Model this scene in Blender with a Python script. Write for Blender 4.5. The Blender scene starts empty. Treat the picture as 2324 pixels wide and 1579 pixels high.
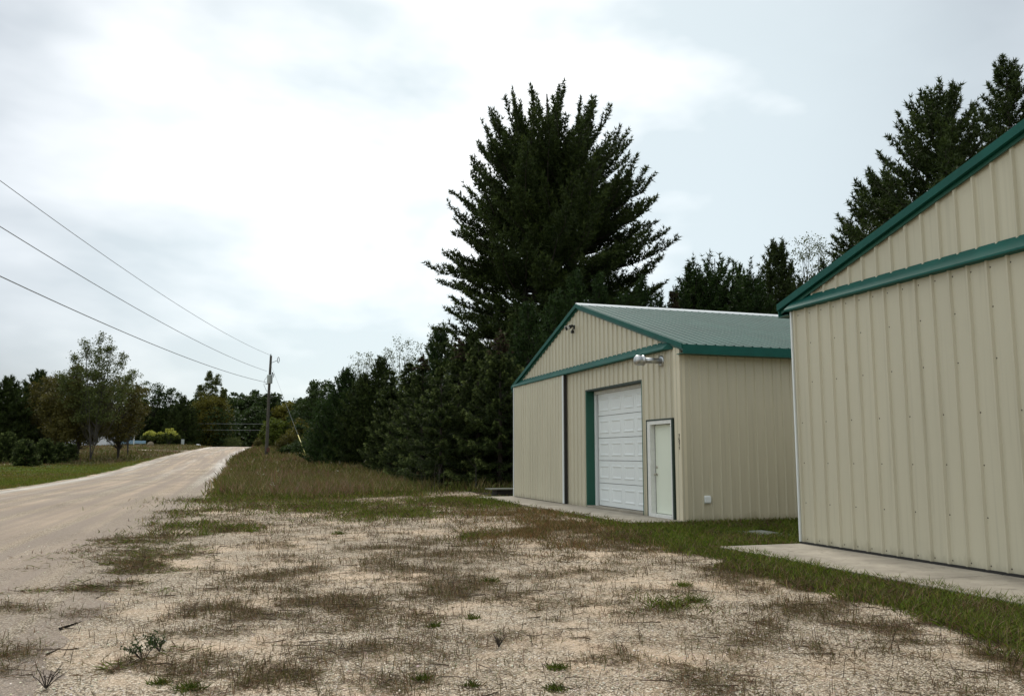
import bpy, math, random
import numpy as np
from mathutils import Vector
R = math.radians
rng = np.random.default_rng(7)
random.seed(7)
scene = bpy.context.scene
col = scene.collection

# ------------------------------------------------------------------ camera
EYE = 1.40
YAW = R(17.7)
PITCH = math.atan(244.5 / 1924)
cam_d = bpy.data.cameras.new("camera")
cam = bpy.data.objects.new("camera", cam_d)
col.objects.link(cam)
cam.location = (0, 0, EYE)
cam.rotation_euler = (R(90) + PITCH, 0, -YAW)
cam_d.sensor_width = 36
cam_d.lens = 36 * 1924 / 2324
cam_d.clip_end = 6000
scene.camera = cam

# ------------------------------------------------------------------ sky and sun
SUN_EL, SUN_AZ = R(48), R(8)          # azimuth to the right of +Y
w = bpy.data.worlds.new("World"); scene.world = w; w.use_nodes = True
nt = w.node_tree; N = nt.nodes; L = nt.links
N.clear()
out = N.new('ShaderNodeOutputWorld'); bg = N.new('ShaderNodeBackground')
sky = N.new('ShaderNodeTexSky'); sky.sky_type = 'NISHITA'; sky.sun_disc = False
sky.sun_elevation = SUN_EL; sky.sun_rotation = SUN_AZ
tc = N.new('ShaderNodeTexCoord')
mp = N.new('ShaderNodeMapping'); mp.inputs['Scale'].default_value = (1.0, 1.0, 2.2)
L.new(tc.outputs['Generated'], mp.inputs['Vector'])
n1 = N.new('ShaderNodeTexNoise'); n1.inputs['Scale'].default_value = 2.3; n1.inputs['Detail'].default_value = 5; n1.inputs['Roughness'].default_value = .5; n1.inputs['Distortion'].default_value = .25
L.new(mp.outputs[0], n1.inputs['Vector'])
n2 = N.new('ShaderNodeTexNoise'); n2.inputs['Scale'].default_value = 4.5; n2.inputs['Detail'].default_value = 4; n2.inputs['Roughness'].default_value = .55
L.new(mp.outputs[0], n2.inputs['Vector'])
# bright thin part of the cloud deck lies round the hidden sun
dt = N.new('ShaderNodeVectorMath'); dt.operation = 'DOT_PRODUCT'
nz = N.new('ShaderNodeVectorMath'); nz.operation = 'NORMALIZE'
L.new(tc.outputs['Generated'], nz.inputs[0]); L.new(nz.outputs[0], dt.inputs[0])
_az, _el = R(19), R(17)
dt.inputs[1].default_value = (math.sin(_az) * math.cos(_el), math.cos(_az) * math.cos(_el), math.sin(_el))
mr = N.new('ShaderNodeMapRange'); mr.interpolation_type = 'SMOOTHSTEP'
mr.inputs['From Min'].default_value = .79; mr.inputs['From Max'].default_value = .985
mr.inputs['To Min'].default_value = 0.0; mr.inputs['To Max'].default_value = 1.0
L.new(dt.outputs['Value'], mr.inputs['Value'])
# unseen bright lobe of sky, added high on the left to light the shed fronts
mr2 = N.new('ShaderNodeMapRange'); mr2.interpolation_type = 'SMOOTHSTEP'
mr2.inputs['From Min'].default_value = .36; mr2.inputs['From Max'].default_value = .78
mr2.inputs['To Min'].default_value = 0.0; mr2.inputs['To Max'].default_value = 1.0
dt2 = N.new('ShaderNodeVectorMath'); dt2.operation = 'DOT_PRODUCT'; dt2.inputs[1].default_value = (-.79, -.12, .60)
L.new(nz.outputs[0], dt2.inputs[0]); L.new(dt2.outputs['Value'], mr2.inputs['Value'])
mxx = N.new('ShaderNodeMath'); mxx.operation = 'MAXIMUM'; L.new(mr.outputs[0], mxx.inputs[0]); L.new(mr2.outputs[0], mxx.inputs[1])
# cloud thickness = noise
a1 = N.new('ShaderNodeMath'); a1.operation = 'MULTIPLY_ADD'; a1.inputs[1].default_value = .7
L.new(n1.outputs['Fac'], a1.inputs[0])
a0 = N.new('ShaderNodeMath'); a0.operation = 'MULTIPLY'; a0.inputs[1].default_value = .3
L.new(n2.outputs['Fac'], a0.inputs[0]); L.new(a0.outputs[0], a1.inputs[2])
cr = N.new('ShaderNodeValToRGB')
cr.color_ramp.elements[0].position = .45; cr.color_ramp.elements[0].color = (3.2, 3.6, 3.7, 1)
cr.color_ramp.elements[1].position = .66; cr.color_ramp.elements[1].color = (5.9, 5.9, 5.8, 1)
L.new(a1.outputs[0], cr.inputs['Fac'])
crd = N.new('ShaderNodeValToRGB')
crd.color_ramp.elements[0].position = .36; crd.color_ramp.elements[0].color = (1.9, 2.05, 2.2, 1)
crd.color_ramp.elements[1].position = .64; crd.color_ramp.elements[1].color = (3.5, 3.7, 3.85, 1)
L.new(a1.outputs[0], crd.inputs['Fac'])
mx = N.new('ShaderNodeMix'); mx.data_type = 'RGBA'
L.new(mxx.outputs[0], mx.inputs['Factor']); L.new(crd.outputs[0], mx.inputs[6]); L.new(cr.outputs[0], mx.inputs[7])
ms = N.new('ShaderNodeMix'); ms.data_type = 'RGBA'; ms.inputs['Factor'].default_value = .93
L.new(sky.outputs[0], ms.inputs[6]); L.new(mx.outputs[2], ms.inputs[7])
L.new(ms.outputs[2], bg.inputs['Color']); bg.inputs['Strength'].default_value = .125
L.new(bg.outputs[0], out.inputs[0])
sd = bpy.data.lights.new("sun", 'SUN'); sd.energy = 1.1; sd.angle = R(16); sd.color = (1, .95, .87)
so = bpy.data.objects.new("sun", sd); col.objects.link(so)
sdir = Vector((math.sin(SUN_AZ) * math.cos(SUN_EL), math.cos(SUN_AZ) * math.cos(SUN_EL), math.sin(SUN_EL)))
so.rotation_euler = sdir.to_track_quat('Z', 'Y').to_euler()
scene.view_settings.view_transform = 'Standard'; scene.view_settings.look = 'None'
scene.view_settings.exposure = 0.9; scene.view_settings.gamma = 1.0
scene.view_settings.use_curve_mapping = False

# ------------------------------------------------------------------ helpers
def ss(a, b, x):
    t = np.clip((np.asarray(x, float) - a) / (b - a), 0, 1)
    return t * t * (3 - 2 * t)

def road_c(Y):                       # the road bends a little to the right at the crest
    return -5.1 + 4.2 * ss(95, 200, Y)

def road_hw(Y):
    return 4.0 + 0 * np.asarray(Y, float)

def wob(X, Y, s, a):
    return a * (np.sin(X * s * 1.3 + Y * s * .7 + 1.1) * np.sin(Y * s * 1.1 - X * s * .4 + 2.3) + .5 * np.sin(X * s * 2.9 + 5) * np.sin(Y * s * 2.3 + 1))

def terrain(X, Y):
    X = np.asarray(X, float); Y = np.asarray(Y, float)
    z = np.interp(Y, [-1e4, 48, 60, 75, 100, 125, 150, 172, 185, 200, 230, 300, 6e3],
                     [0, 0, .05, .25, .86, 1.60, 2.38, 3.0, 3.2, 3.15, 2.4, .8, .8])
    rd = np.abs(X - road_c(Y)) - road_hw(Y)
    off = ss(.3, 4.5, rd)
    z = z + .85 * off * ss(34, 75, Y) * ss(0, 1, X - road_c(Y)) * (1 - ss(150, 185, Y) * .6)
    z = z + off * wob(X, Y, .35, .06) * ss(24, 40, Y) + off * wob(X, Y, .06, .3) * ss(40, 110, Y)
    z = z - .06 * ss(-.3, .6, rd) * ss(-2.0, -.2, -rd) * 0
    # faint ruts and crown in the road
    z = z + np.where(rd < 0, .05 * (1 - ((X - road_c(Y)) / road_hw(Y)) ** 2), 0)
    return z

def tz(x, y):
    return float(terrain(x, y))

def at(px, dist, py=1034):
    """point on the ground at a distance from the camera, along the bearing of a column of the photograph"""
    c = (px - 1162) / 1924. / (math.cos(PITCH) - (789.5 - py) / 1924. * math.sin(PITCH))
    x = c * math.cos(YAW) + math.sin(YAW); y = -c * math.sin(YAW) + math.cos(YAW)
    k = dist
    x, y = x * k, y * k
    return (x, y, tz(x, y))

def height_at(py, dist, zbase):
    v = (789.5 - py) / 1924.
    return EYE + dist * (math.sin(PITCH) + v * math.cos(PITCH)) / (math.cos(PITCH) - v * math.sin(PITCH)) - zbase

def tag(o, label=None, cat=None, group=None, kind=None):
    if label: o['label'] = label
    if cat: o['category'] = cat
    if group: o['group'] = group
    if kind: o['kind'] = kind
    return o

def empty(name, loc, label, cat, group=None, rz=0):
    o = bpy.data.objects.new(name, None); col.objects.link(o)
    o.location = loc; o.rotation_euler = (0, 0, rz); o.empty_display_size = .3
    return tag(o, label, cat, group)

def copy_tree(o, parent=None):
    c = o.copy(); col.objects.link(c); c.parent = parent
    for ch in list(o.children):
        copy_tree(ch, c)
    return c

def mesh_obj(name, V, F, mat, parent=None, smooth=False, attrs=None, local=True):
    me = bpy.data.meshes.new(name)
    V = np.asarray(V, np.float32)
    if parent is not None and not local:
        V = V - np.array(parent.location, np.float32)
    if isinstance(F, np.ndarray):
        n, k = F.shape
        me.vertices.add(len(V)); me.vertices.foreach_set('co', V.ravel())
        me.loops.add(n * k); me.loops.foreach_set('vertex_index', F.astype(np.int32).ravel())
        me.polygons.add(n); me.polygons.foreach_set('loop_start', np.arange(0, n * k, k, dtype=np.int32))
        me.update(calc_edges=True)
    else:
        me.from_pydata([tuple(v) for v in V], [], [tuple(f) for f in F]); me.update()
    if smooth:
        me.polygons.foreach_set('use_smooth', np.ones(len(me.polygons), bool))
    if attrs:
        for k, (a, typ) in attrs.items():
            at_ = me.attributes.new(k, typ, 'POINT')
            at_.data.foreach_set('color' if typ == 'FLOAT_COLOR' else 'value', np.asarray(a, np.float32).ravel())
    me.materials.append(mat)
    o = bpy.data.objects.new(name, me); col.objects.link(o)
    if parent is not None: o.parent = parent
    return o

class MB:
    """collects boxes, prisms and tubes into one mesh"""
    def __init__(s): s.v = []; s.f = []
    def add(s, v, f):
        b = len(s.v); s.v += [tuple(map(float, p)) for p in v]; s.f += [tuple(i + b for i in q) for q in f]; return s
    def box(s, x0, x1, y0, y1, z0, z1, bev=0):
        if bev:
            b = bev; v = []; 
            for (dz, i) in ((z0, b), (z0 + b, 0), (z1 - b, 0), (z1, b)):
                v += [(x0 + i, y0 + i, dz), (x1 - i, y0 + i, dz), (x1 - i, y1 - i, dz), (x0 + i, y1 - i, dz)]
            f = [(3, 2, 1, 0), (12, 13, 14, 15)]
            for r in range(3):
                for k in range(4):
                    f.append((r * 4 + k, r * 4 + (k + 1) % 4, r * 4 + 4 + (k + 1) % 4, r * 4 + 4 + k))
            return s.add(v, f)
        v = [(x0, y0, z0), (x1, y0, z0), (x1, y1, z0), (x0, y1, z0), (x0, y0, z1), (x1, y0, z1), (x1, y1, z1), (x0, y1, z1)]
        return s.add(v, [(3, 2, 1, 0), (4, 5, 6, 7), (0, 1, 5, 4), (1, 2, 6, 5), (2, 3, 7, 6), (3, 0, 4, 7)])
    def prism(s, poly, a, b, axis):
        """poly: 2-D points in the other two axes (in xyz order), extruded from a to b along axis"""
        def P(p, t):
            q = list(p); q.insert(axis, t); return tuple(q)
        n = len(poly)
        return s.add([P(p, a) for p in poly] + [P(p, b) for p in poly],
                     [tuple(range(n))[::-1], tuple(range(n, 2 * n))] + [(i, (i + 1) % n, n + (i + 1) % n, n + i) for i in range(n)])
    def tube(s, pts, rad, n=8, cap=True):
        pts = [Vector(p) for p in pts]
        if not hasattr(rad, '__len__'): rad = [rad] * len(pts)
        v = []; f = []
        for i, p in enumerate(pts):
            d = (pts[min(i + 1, len(pts) - 1)] - pts[max(i - 1, 0)]).normalized()
            u = d.cross(Vector((0, 0, 1)) if abs(d.z) < .95 else Vector((1, 0, 0))).normalized(); w_ = d.cross(u)
            for k in range(n):
                a = 2 * math.pi * k / n
                v.append(p + (u * math.cos(a) + w_ * math.sin(a)) * rad[i])
        for i in range(len(pts) - 1):
            for k in range(n):
                f.append((i * n + k, i * n + (k + 1) % n, (i + 1) * n + (k + 1) % n, (i + 1) * n + k))
        if cap: f += [tuple(range(n))[::-1], tuple(range((len(pts) - 1) * n, len(pts) * n))]
        return s.add(v, f)
    def build(s, name, mat, parent=None, smooth=False, local=False):
        v = np.array(s.v, float)
        if parent is not None and not local: v = v - np.array(parent.location)
        o = mesh_obj(name, v, s.f, mat, parent, smooth)
        return o

# ------------------------------------------------------------------ materials
def pmat(name, rgb, rough=.6, metal=0, spec=.5):
    m = bpy.data.materials.new(name); m.use_nodes = True
    b = m.node_tree.nodes['Principled BSDF']
    b.inputs['Base Color'].default_value = (*rgb, 1); b.inputs['Roughness'].default_value = rough
    b.inputs['Metallic'].default_value = metal; b.inputs['Specular IOR Level'].default_value = spec
    return m
def nodes(m): return m.node_tree.nodes, m.node_tree.links, m.node_tree.nodes['Principled BSDF']

def varied(name, rgb, rough=.6, amt=.12, scale=3., bump=0, bscale=60, metal=0, stretch=(1, 1, 1), spec=.5, dark=None, dpos=.62):
    """paint / metal / wood with broad tone variation, streaks and a little relief"""
    m = pmat(name, rgb, rough, metal, spec); n, l, b = nodes(m)
    t = n.new('ShaderNodeTexCoord'); mp_ = n.new('ShaderNodeMapping'); mp_.inputs['Scale'].default_value = stretch
    l.new(t.outputs['Object'], mp_.inputs[0])
    q = n.new('ShaderNodeTexNoise'); q.inputs['Scale'].default_value = scale; q.inputs['Detail'].default_value = 6; q.inputs['Roughness'].default_value = .6
    l.new(mp_.outputs[0], q.inputs['Vector'])
    r = n.new('ShaderNodeValToRGB')
    r.color_ramp.elements[0].position = .3; r.color_ramp.elements[1].position = .7
    r.color_ramp.elements[0].color = (*[c * (1 - amt) for c in rgb], 1); r.color_ramp.elements[1].color = (*[min(c * (1 + amt), .9) for c in rgb], 1)
    l.new(q.outputs['Fac'], r.inputs['Fac'])
    last = r.outputs['Color']
    if dark:
        q2 = n.new('ShaderNodeTexNoise'); q2.inputs['Scale'].default_value = scale * 2.7; q2.inputs['Detail'].default_value = 8; q2.inputs['Roughness'].default_value = .7
        l.new(mp_.outputs[0], q2.inputs['Vector'])
        r2 = n.new('ShaderNodeMapRange'); r2.inputs['From Min'].default_value = dpos; r2.inputs['From Max'].default_value = dpos + .12
        l.new(q2.outputs['Fac'], r2.inputs['Value'])
        x = n.new('ShaderNodeMix'); x.data_type = 'RGBA'; x.inputs[7].default_value = (*dark, 1)
        l.new(r2.outputs[0], x.inputs['Factor']); l.new(last, x.inputs[6]); last = x.outputs[2]
    l.new(last, b.inputs['Base Color'])
    if bump:
        q3 = n.new('ShaderNodeTexNoise'); q3.inputs['Scale'].default_value = bscale; q3.inputs['Detail'].default_value = 4
        l.new(t.outputs['Object'], q3.inputs['Vector'])
        bp = n.new('ShaderNodeBump'); bp.inputs['Strength'].default_value = bump; bp.inputs['Distance'].default_value = .01
        l.new(q3.outputs['Fac'], bp.inputs['Height']); l.new(bp.outputs[0], b.inputs['Normal'])
    return m

BEIGE = (.535, .492, .368)
M = {}
M['siding'] = varied('beige_siding', BEIGE, .42, .05, .8, .12, 9, stretch=(1, 1, .25), dark=(.42, .37, .25), dpos=.66)
def grime(m):
    n, l, b = nodes(m); src = b.inputs['Base Color'].links[0].from_socket
    t = n.new('ShaderNodeTexCoord'); sp = n.new('ShaderNodeSeparateXYZ'); l.new(t.outputs['Object'], sp.inputs[0])
    mp_ = n.new('ShaderNodeMapping'); mp_.inputs['Scale'].default_value = (3.5, 3.5, 1.2); l.new(t.outputs['Object'], mp_.inputs[0])
    q = n.new('ShaderNodeTexNoise'); q.inputs['Scale'].default_value = 2.2; q.inputs['Detail'].default_value = 7; q.inputs['Roughness'].default_value = .7; l.new(mp_.outputs[0], q.inputs['Vector'])
    a = n.new('ShaderNodeMath'); a.operation = 'MULTIPLY_ADD'; a.inputs[1].default_value = -2.2; a.inputs[2].default_value = .02; l.new(sp.outputs['Z'], a.inputs[0])   # mud splash near the foot of the wall
    c = n.new('ShaderNodeMath'); c.operation = 'ADD'; l.new(a.outputs[0], c.inputs[0]); l.new(q.outputs['Fac'], c.inputs[1])
    r = n.new('ShaderNodeMapRange'); r.inputs['From Min'].default_value = .12; r.inputs['From Max'].default_value = .55; r.inputs['To Max'].default_value = .55; l.new(c.outputs[0], r.inputs['Value'])
    x = n.new('ShaderNodeMix'); x.data_type = 'RGBA'; x.inputs[7].default_value = (.22, .19, .11, 1); l.new(r.outputs[0], x.inputs['Factor']); l.new(src, x.inputs[6])
    # run-off streaks
    mp2 = n.new('ShaderNodeMapping'); mp2.inputs['Scale'].default_value = (9, 9, .22); l.new(t.outputs['Object'], mp2.inputs[0])
    q2 = n.new('ShaderNodeTexNoise'); q2.inputs['Scale'].default_value = 1.7; q2.inputs['Detail'].default_value = 5; l.new(mp2.outputs[0], q2.inputs['Vector'])
    r2 = n.new('ShaderNodeMapRange'); r2.inputs['From Min'].default_value = .54; r2.inputs['From Max'].default_value = .72; r2.inputs['To Max'].default_value = .28; l.new(q2.outputs['Fac'], r2.inputs['Value'])
    x2 = n.new('ShaderNodeMix'); x2.data_type = 'RGBA'; x2.inputs[7].default_value = (.34, .31, .22, 1); l.new(r2.outputs[0], x2.inputs['Factor']); l.new(x.outputs[2], x2.inputs[6])
    l.new(x2.outputs[2], b.inputs['Base Color'])
grime(M['siding'])
M['beige_trim'] = varied('beige_trim', (.64, .575, .42), .4, .04, 2)
M['teal'] = varied('green_trim_paint', (.005, .082, .064), .6, .16, 2.2, .06, 7, spec=.25)
M['teal_dark'] = varied('green_jamb_paint', (.004, .075, .045), .45, .1, 1.2)
M['roof'] = varied('green_roof_metal', (.028, .085, .066), .5, .15, .9, .1, 5, dark=(.07, .14, .115), dpos=.6, spec=.3)
M['ridge'] = varied('ridge_cap_metal', (.74, .76, .74), .3, .04, 2)
M['white'] = varied('white_door_paint', (.74, .77, .76), .42, .03, 1.5)
M['frame_white'] = varied('weathered_white_frame', (.70, .70, .66), .55, .08, 9, dark=(.38, .33, .26), dpos=.64)
M['door'] = varied('pale_door_paint', (.70, .74, .62), .45, .02, 1.5)
M['gap'] = pmat('rubber_gap', (.02, .018, .016), .8)
M['dark_green_edge'] = pmat('dark_edge', (.012, .03, .02), .6)
M['galv'] = varied('galvanised_steel', (.50, .51, .51), .42, .25, 12, .15, 30, metal=1)
M['chrome'] = varied('worn_knob_metal', (.55, .52, .45), .3, .1, 20, metal=1)
M['black'] = pmat('black_plastic', (.012, .012, .011), .45)
M['lens'] = pmat('lamp_lens', (.5, .5, .47), .2)
M['screw'] = pmat('screw_heads', (.06, .05, .04), .6, .5)
M['concrete'] = varied('apron_concrete', (.33, .29, .23), .9, .28, 1.9, .6, 60, dark=(.20, .175, .135), dpos=.56)
M['paver'] = varied('grey_paver', (.20, .205, .165), .9, .15, 5, .4, 70)
M['lid'] = varied('mossy_lid', (.10, .105, .08), .85, .2, 6, .4, 60)
M['pole'] = varied('weathered_pole', (.065, .058, .045), .9, .4, 2.5, .8, 40, stretch=(5, 5, .5), dark=(.15, .155, .12), dpos=.57)
M['tank'] = varied('grey_tank_paint', (.50, .55, .54), .45, .06, 4)
M['wire'] = pmat('wire', (.28, .29, .30), .6)
M['yellow'] = varied('faded_yellow', (.62, .55, .17), .5, .06, 8)
M['rust'] = varied('rusty_box', (.09, .035, .02), .8, .3, 10)
M['bark'] = varied('bark', (.045, .036, .028), .95, .35, 3, .8, 30, stretch=(3, 3, .7))
M['pale_bark'] = varied('pale_bark', (.065, .058, .048), .9, .3, 3, .4, 30)
M['white_wall'] = varied('white_wall', (.68, .69, .70), .6, .03, .6)
M['house_roof'] = varied('house_roof', (.06, .055, .05), .9, .2, 3)
M['glass'] = pmat('dark_glass', (.02, .025, .03), .08)
M['blue'] = varied('pale_blue_paint', (.27, .42, .52), .3, .04, 1)
M['tyre'] = pmat('tyre_rubber', (.015, .015, .015), .85)
M['stone'] = varied('tan_boulder', (.28, .23, .16), .9, .15, 2, .5, 20)
M['number'] = pmat('black_numerals', (.02, .02, .018), .6)

def foliage(name, c1, c2, c3=None, rough=.6, trans=.25):
    """leaf colour picked from the vertex attribute tint"""
    m = bpy.data.materials.new(name); m.use_nodes = True
    n, l, b = nodes(m)
    a = n.new('ShaderNodeAttribute'); a.attribute_name = 'tint'
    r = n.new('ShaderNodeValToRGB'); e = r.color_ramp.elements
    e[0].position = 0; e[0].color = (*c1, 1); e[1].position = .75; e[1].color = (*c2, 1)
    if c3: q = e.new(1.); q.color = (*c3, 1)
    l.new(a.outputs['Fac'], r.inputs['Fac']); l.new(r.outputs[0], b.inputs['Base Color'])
    b.inputs['Roughness'].default_value = rough; b.inputs['Specular IOR Level'].default_value = .25
    tr = n.new('ShaderNodeBsdfTranslucent'); l.new(r.outputs[0], tr.inputs['Color'])
    x = n.new('ShaderNodeMixShader'); x.inputs[0].default_value = trans
    o = n['Material Output']
    l.new(b.outputs[0], x.inputs[1]); l.new(tr.outputs[0], x.inputs[2]); l.new(x.outputs[0], o.inputs[0])
    return m
F_PINE = foliage('white_pine_needles', (.020, .034, .008), (.060, .086, .018), (.13, .155, .035))
F_BLUE = foliage('young_pine_needles', (.016, .036, .008), (.045, .080, .016), (.095, .14, .032))
F_SPRUCE = foliage('spruce_needles', (.020, .034, .010), (.080, .112, .028), (.28, .33, .11))
F_CONE = foliage('cone_laden_top', (.045, .028, .018), (.08, .05, .032), (.12, .08, .055))
F_DARK = foliage('dark_leaves', (.016, .034, .008), (.055, .085, .018), (.13, .16, .045))
F_OLIVE = foliage('olive_autumn_leaves', (.05, .050, .010), (.12, .105, .02), (.21, .17, .04))
F_SPARSE = foliage('thin_birch_leaves', (.06, .080, .020), (.13, .155, .04), (.23, .25, .08))
F_WILLOW = foliage('yellow_green_leaves', (.09, .085, .012), (.17, .155, .02), (.26, .24, .04))
F_LIME = foliage('lime_leaves', (.06, .085, .010), (.13, .16, .02), (.22, .24, .05))
F_HYDR = foliage('hydrangea_bush', (.015, .03, .008), (.30, .33, .04), (.75, .72, .18))

# ------------------------------------------------------------------ ground
PATCH = [(-1.25,15.5,.55,1.0,.8,'m'),(-1.0,18.5,.4,1.2,.7,'m'),(-1.05,22.5,.3,1.6,.7,'m'),(-1.5,9.9,.5,.25,.9,'m'),(-1.75,8.7,.55,.16,.9,'d'),(-2.1,7.3,.4,.14,.8,'d'),(-1.9,6.6,.5,.15,.8,'d'),(0.32,10.13,0.57,1.42,0.9,'d'),(0.12,8.57,0.57,0.87,0.8,'d'),(0.84,8.47,0.57,0.8,0.7,'d'),(1.2,7.76,0.36,0.47,0.6,'d'),(-1.3,13.6,0.63,0.86,0.8,'m'),(-1.38,11.85,0.49,0.55,0.8,'m'),(-1.26,9.83,0.46,0.25,0.6,'m'),(-1.63,8.67,0.41,0.24,0.8,'d'),(-1.49,7.1,0.3,0.4,0.7,'d'),(2.9,12.56,1.13,1.8,0.75,'d'),(2.58,9.07,0.73,0.95,0.7,'d'),(2.19,10.71,0.68,1.06,0.6,'d'),(5.93,15.1,1.25,2.1,0.95,'o'),(5.65,12.33,1.05,1.31,0.8,'d'),(4.12,14.49,0.35,0.73,0.8,'g'),(6.61,25.18,1.48,2.46,1,'g'),(3.72,20.93,1.32,1.95,0.6,'g'),(2.11,24.28,2.14,1.89,0.7,'g'),(0.28,28.54,1.32,2.26,0.7,'g'),(6.8,19.95,1.09,1.93,0.9,'o'),(5.49,8.48,0.47,0.7,0.8,'d'),(5.06,6.76,0.39,0.47,0.7,'d'),(5.0,5.85,0.4,0.48,0.7,'d'),(5.01,5.1,0.41,0.48,0.6,'d'),(4.33,5.25,0.39,0.3,0.6,'d'),(4.16,6.5,0.36,0.32,0.5,'d'),(0.34,5.76,0.45,0.33,0.75,'d'),(-0.06,6.12,0.28,0.31,0.5,'d'),(0.86,6.14,0.35,0.26,0.5,'d'),(0.98,5.44,0.29,0.21,0.4,'d'),(-0.25,7.34,0.3,0.27,0.5,'d'),(-0.13,17.54,0.63,0.63,0.6,'g'),(0.82,16.73,0.78,0.78,0.4,'d'),(4.19,10.07,0.68,0.76,0.5,'d'),(4.08,7.43,0.22,0.35,0.6,'g'),(3.17,8.88,0.29,0.47,0.3,'d'),(-0.48,8.3,0.39,0.23,0.3,'d'),(-0.56,6.53,0.2,0.21,0.4,'m'),(0.57,7.08,0.55,0.21,0.3,'d'),(2.02,6.45,0.35,0.13,0.25,'d'),(4.42,4.24,0.25,0.17,0.4,'d')]
cy_, sy_ = math.cos(YAW), math.sin(YAW)

def vnoise(X, Y, s, seed=0):
    """smooth value noise, 0..1"""
    X = np.asarray(X, float) * s + 1000.3; Y = np.asarray(Y, float) * s + 1000.7
    xi = np.floor(X).astype(np.int64); yi = np.floor(Y).astype(np.int64); fx = X - xi; fy = Y - yi
    fx = fx * fx * (3 - 2 * fx); fy = fy * fy * (3 - 2 * fy)
    def h(a, b):
        n = (a * 374761393 + b * 668265263 + seed * 974711) & 0xffffffff
        n = ((n ^ (n >> 13)) * 1274126177) & 0xffffffff
        return ((n ^ (n >> 16)) & 0xffff) / 65535.
    return (h(xi, yi) * (1 - fx) + h(xi + 1, yi) * fx) * (1 - fy) + (h(xi, yi + 1) * (1 - fx) + h(xi + 1, yi + 1) * fx) * fy

def fnoise(X, Y, s, seed=0):
    return .5 * vnoise(X, Y, s, seed) + .3 * vnoise(X, Y, s * 2.1, seed + 1) + .2 * vnoise(X, Y, s * 4.3, seed + 2)

GB_Y = [4.0, 5, 5.9, 7.3, 8.7, 10.4, 11.8, 13.3, 15.5]
GB_X = [5.35, 5.45, 5.55, 5.75, 5.95, 6.1, 6.2, 6.3, 6.9]
def mound_front(X):                  # where the tall grass begins, right of the road
    return np.interp(X, [-1, 0, 1.5, 3, 4.6, 6, 7.5, 8.2, 9, 12], [31.5, 29.2, 27.2, 27.3, 29.5, 29.5, 31.5, 32.0, 30.5, 29.5])

def zones(X, Y):
    """dry, green, orange cover of short growth; tall grass; mown verge (0..1 each)"""
    X = np.asarray(X, float); Y = np.asarray(Y, float)
    dry = np.zeros_like(X); grn = np.zeros_like(X); org = np.zeros_like(X)
    wx = (fnoise(X, Y, .9, 51) - .5) * 1.5 * ss(3, 14, Y) + (fnoise(X, Y, 2.6, 61) - .5) * .8; wy = (fnoise(X, Y, .9, 55) - .5) * 2.2 * ss(3, 14, Y) + (fnoise(X, Y, 2.6, 65) - .5) * .8
    u = X * cy_ - Y * sy_ + wx; v = X * sy_ + Y * cy_ + wy
    for (x, y, rx, ry, d, k) in PATCH:
        a = x * cy_ - y * sy_; b = x * sy_ + y * cy_
        g = d * np.exp(-.8 * (((u - a) / rx) ** 2 + ((v - b) / ry) ** 2) ** 1.2)
        if k in 'dm': dry = np.maximum(dry, g)
        if k in 'gm': grn = np.maximum(grn, g * (1 if k == 'g' else .5))
        if k == 'o': org = np.maximum(org, g)
    nz_ = fnoise(X, Y, 1.3, 3); nf = fnoise(X, Y, 3.7, 11)
    rd = X - (road_c(Y) + road_hw(Y))
    # green strip along both sheds and between them
    gb = np.interp(Y, GB_Y, GB_X)
    strip = ss(-.25, .25, X - gb + (nz_ - .5) * 1.1) * (Y < 16.3) + 0
    strip = np.maximum(strip, ss(7.1, 7.5, X) * ss(16, 16.5, Y) * (1 - ss(18, 21, Y)) * .6)
    grn = np.maximum(grn, strip)
    dry = np.maximum(dry * (1 - .8 * strip), .8 * ss(-.9, -.3, X - gb) * (1 - ss(-.1, .3, X - gb)) * (Y < 15) * ss(.3, .6, nz_))
    # thin scatter over the whole lot
    lot = ss(.0, 1.2, rd) * (Y < 40)
    mid = .05 + .20 * ss(.50, .66, nz_) + .15 * ss(12, 20, Y) * ss(.4, .6, nf)
    dry = np.maximum(dry * (.12 + 1.05 * ss(.36, .56, nf)), lot * mid * (.4 + ss(.35, .6, nf)))
    grn = grn * np.where(strip > .5, 1, (.3 + 1.0 * ss(.3, .55, nf)))
    tall = ss(-.6, .6, Y - mound_front(X) + (nz_ - .5) * 1.5) * ss(-.1, .5, rd + (nz_ - .5) * .8)
    tall *= 1 - .85 * np.exp(-((X - 7.4) / 1.3) ** 2 - ((Y - 32.0) / 1.6) ** 2)
    left = X < road_c(Y) - road_hw(Y) - .35 + (nz_ - .5) * .5
    gl = left * (1 - ss(0, 6, Y + (nz_ - .5) * 8 - np.interp(X, [-60, -25, -18, -12, -9], [70, 82, 86, 92, 112])))
    tall = np.where(left, ss(0, 6, Y + (nz_ - .5) * 8 - np.interp(X, [-60, -25, -18, -12, -9], [70, 82, 86, 92, 112])), tall)
    dry = dry * (1 - tall); grn = grn * (1 - tall); org = org * (1 - tall)
    return dry, grn, org, tall, gl.astype(float), left

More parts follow.
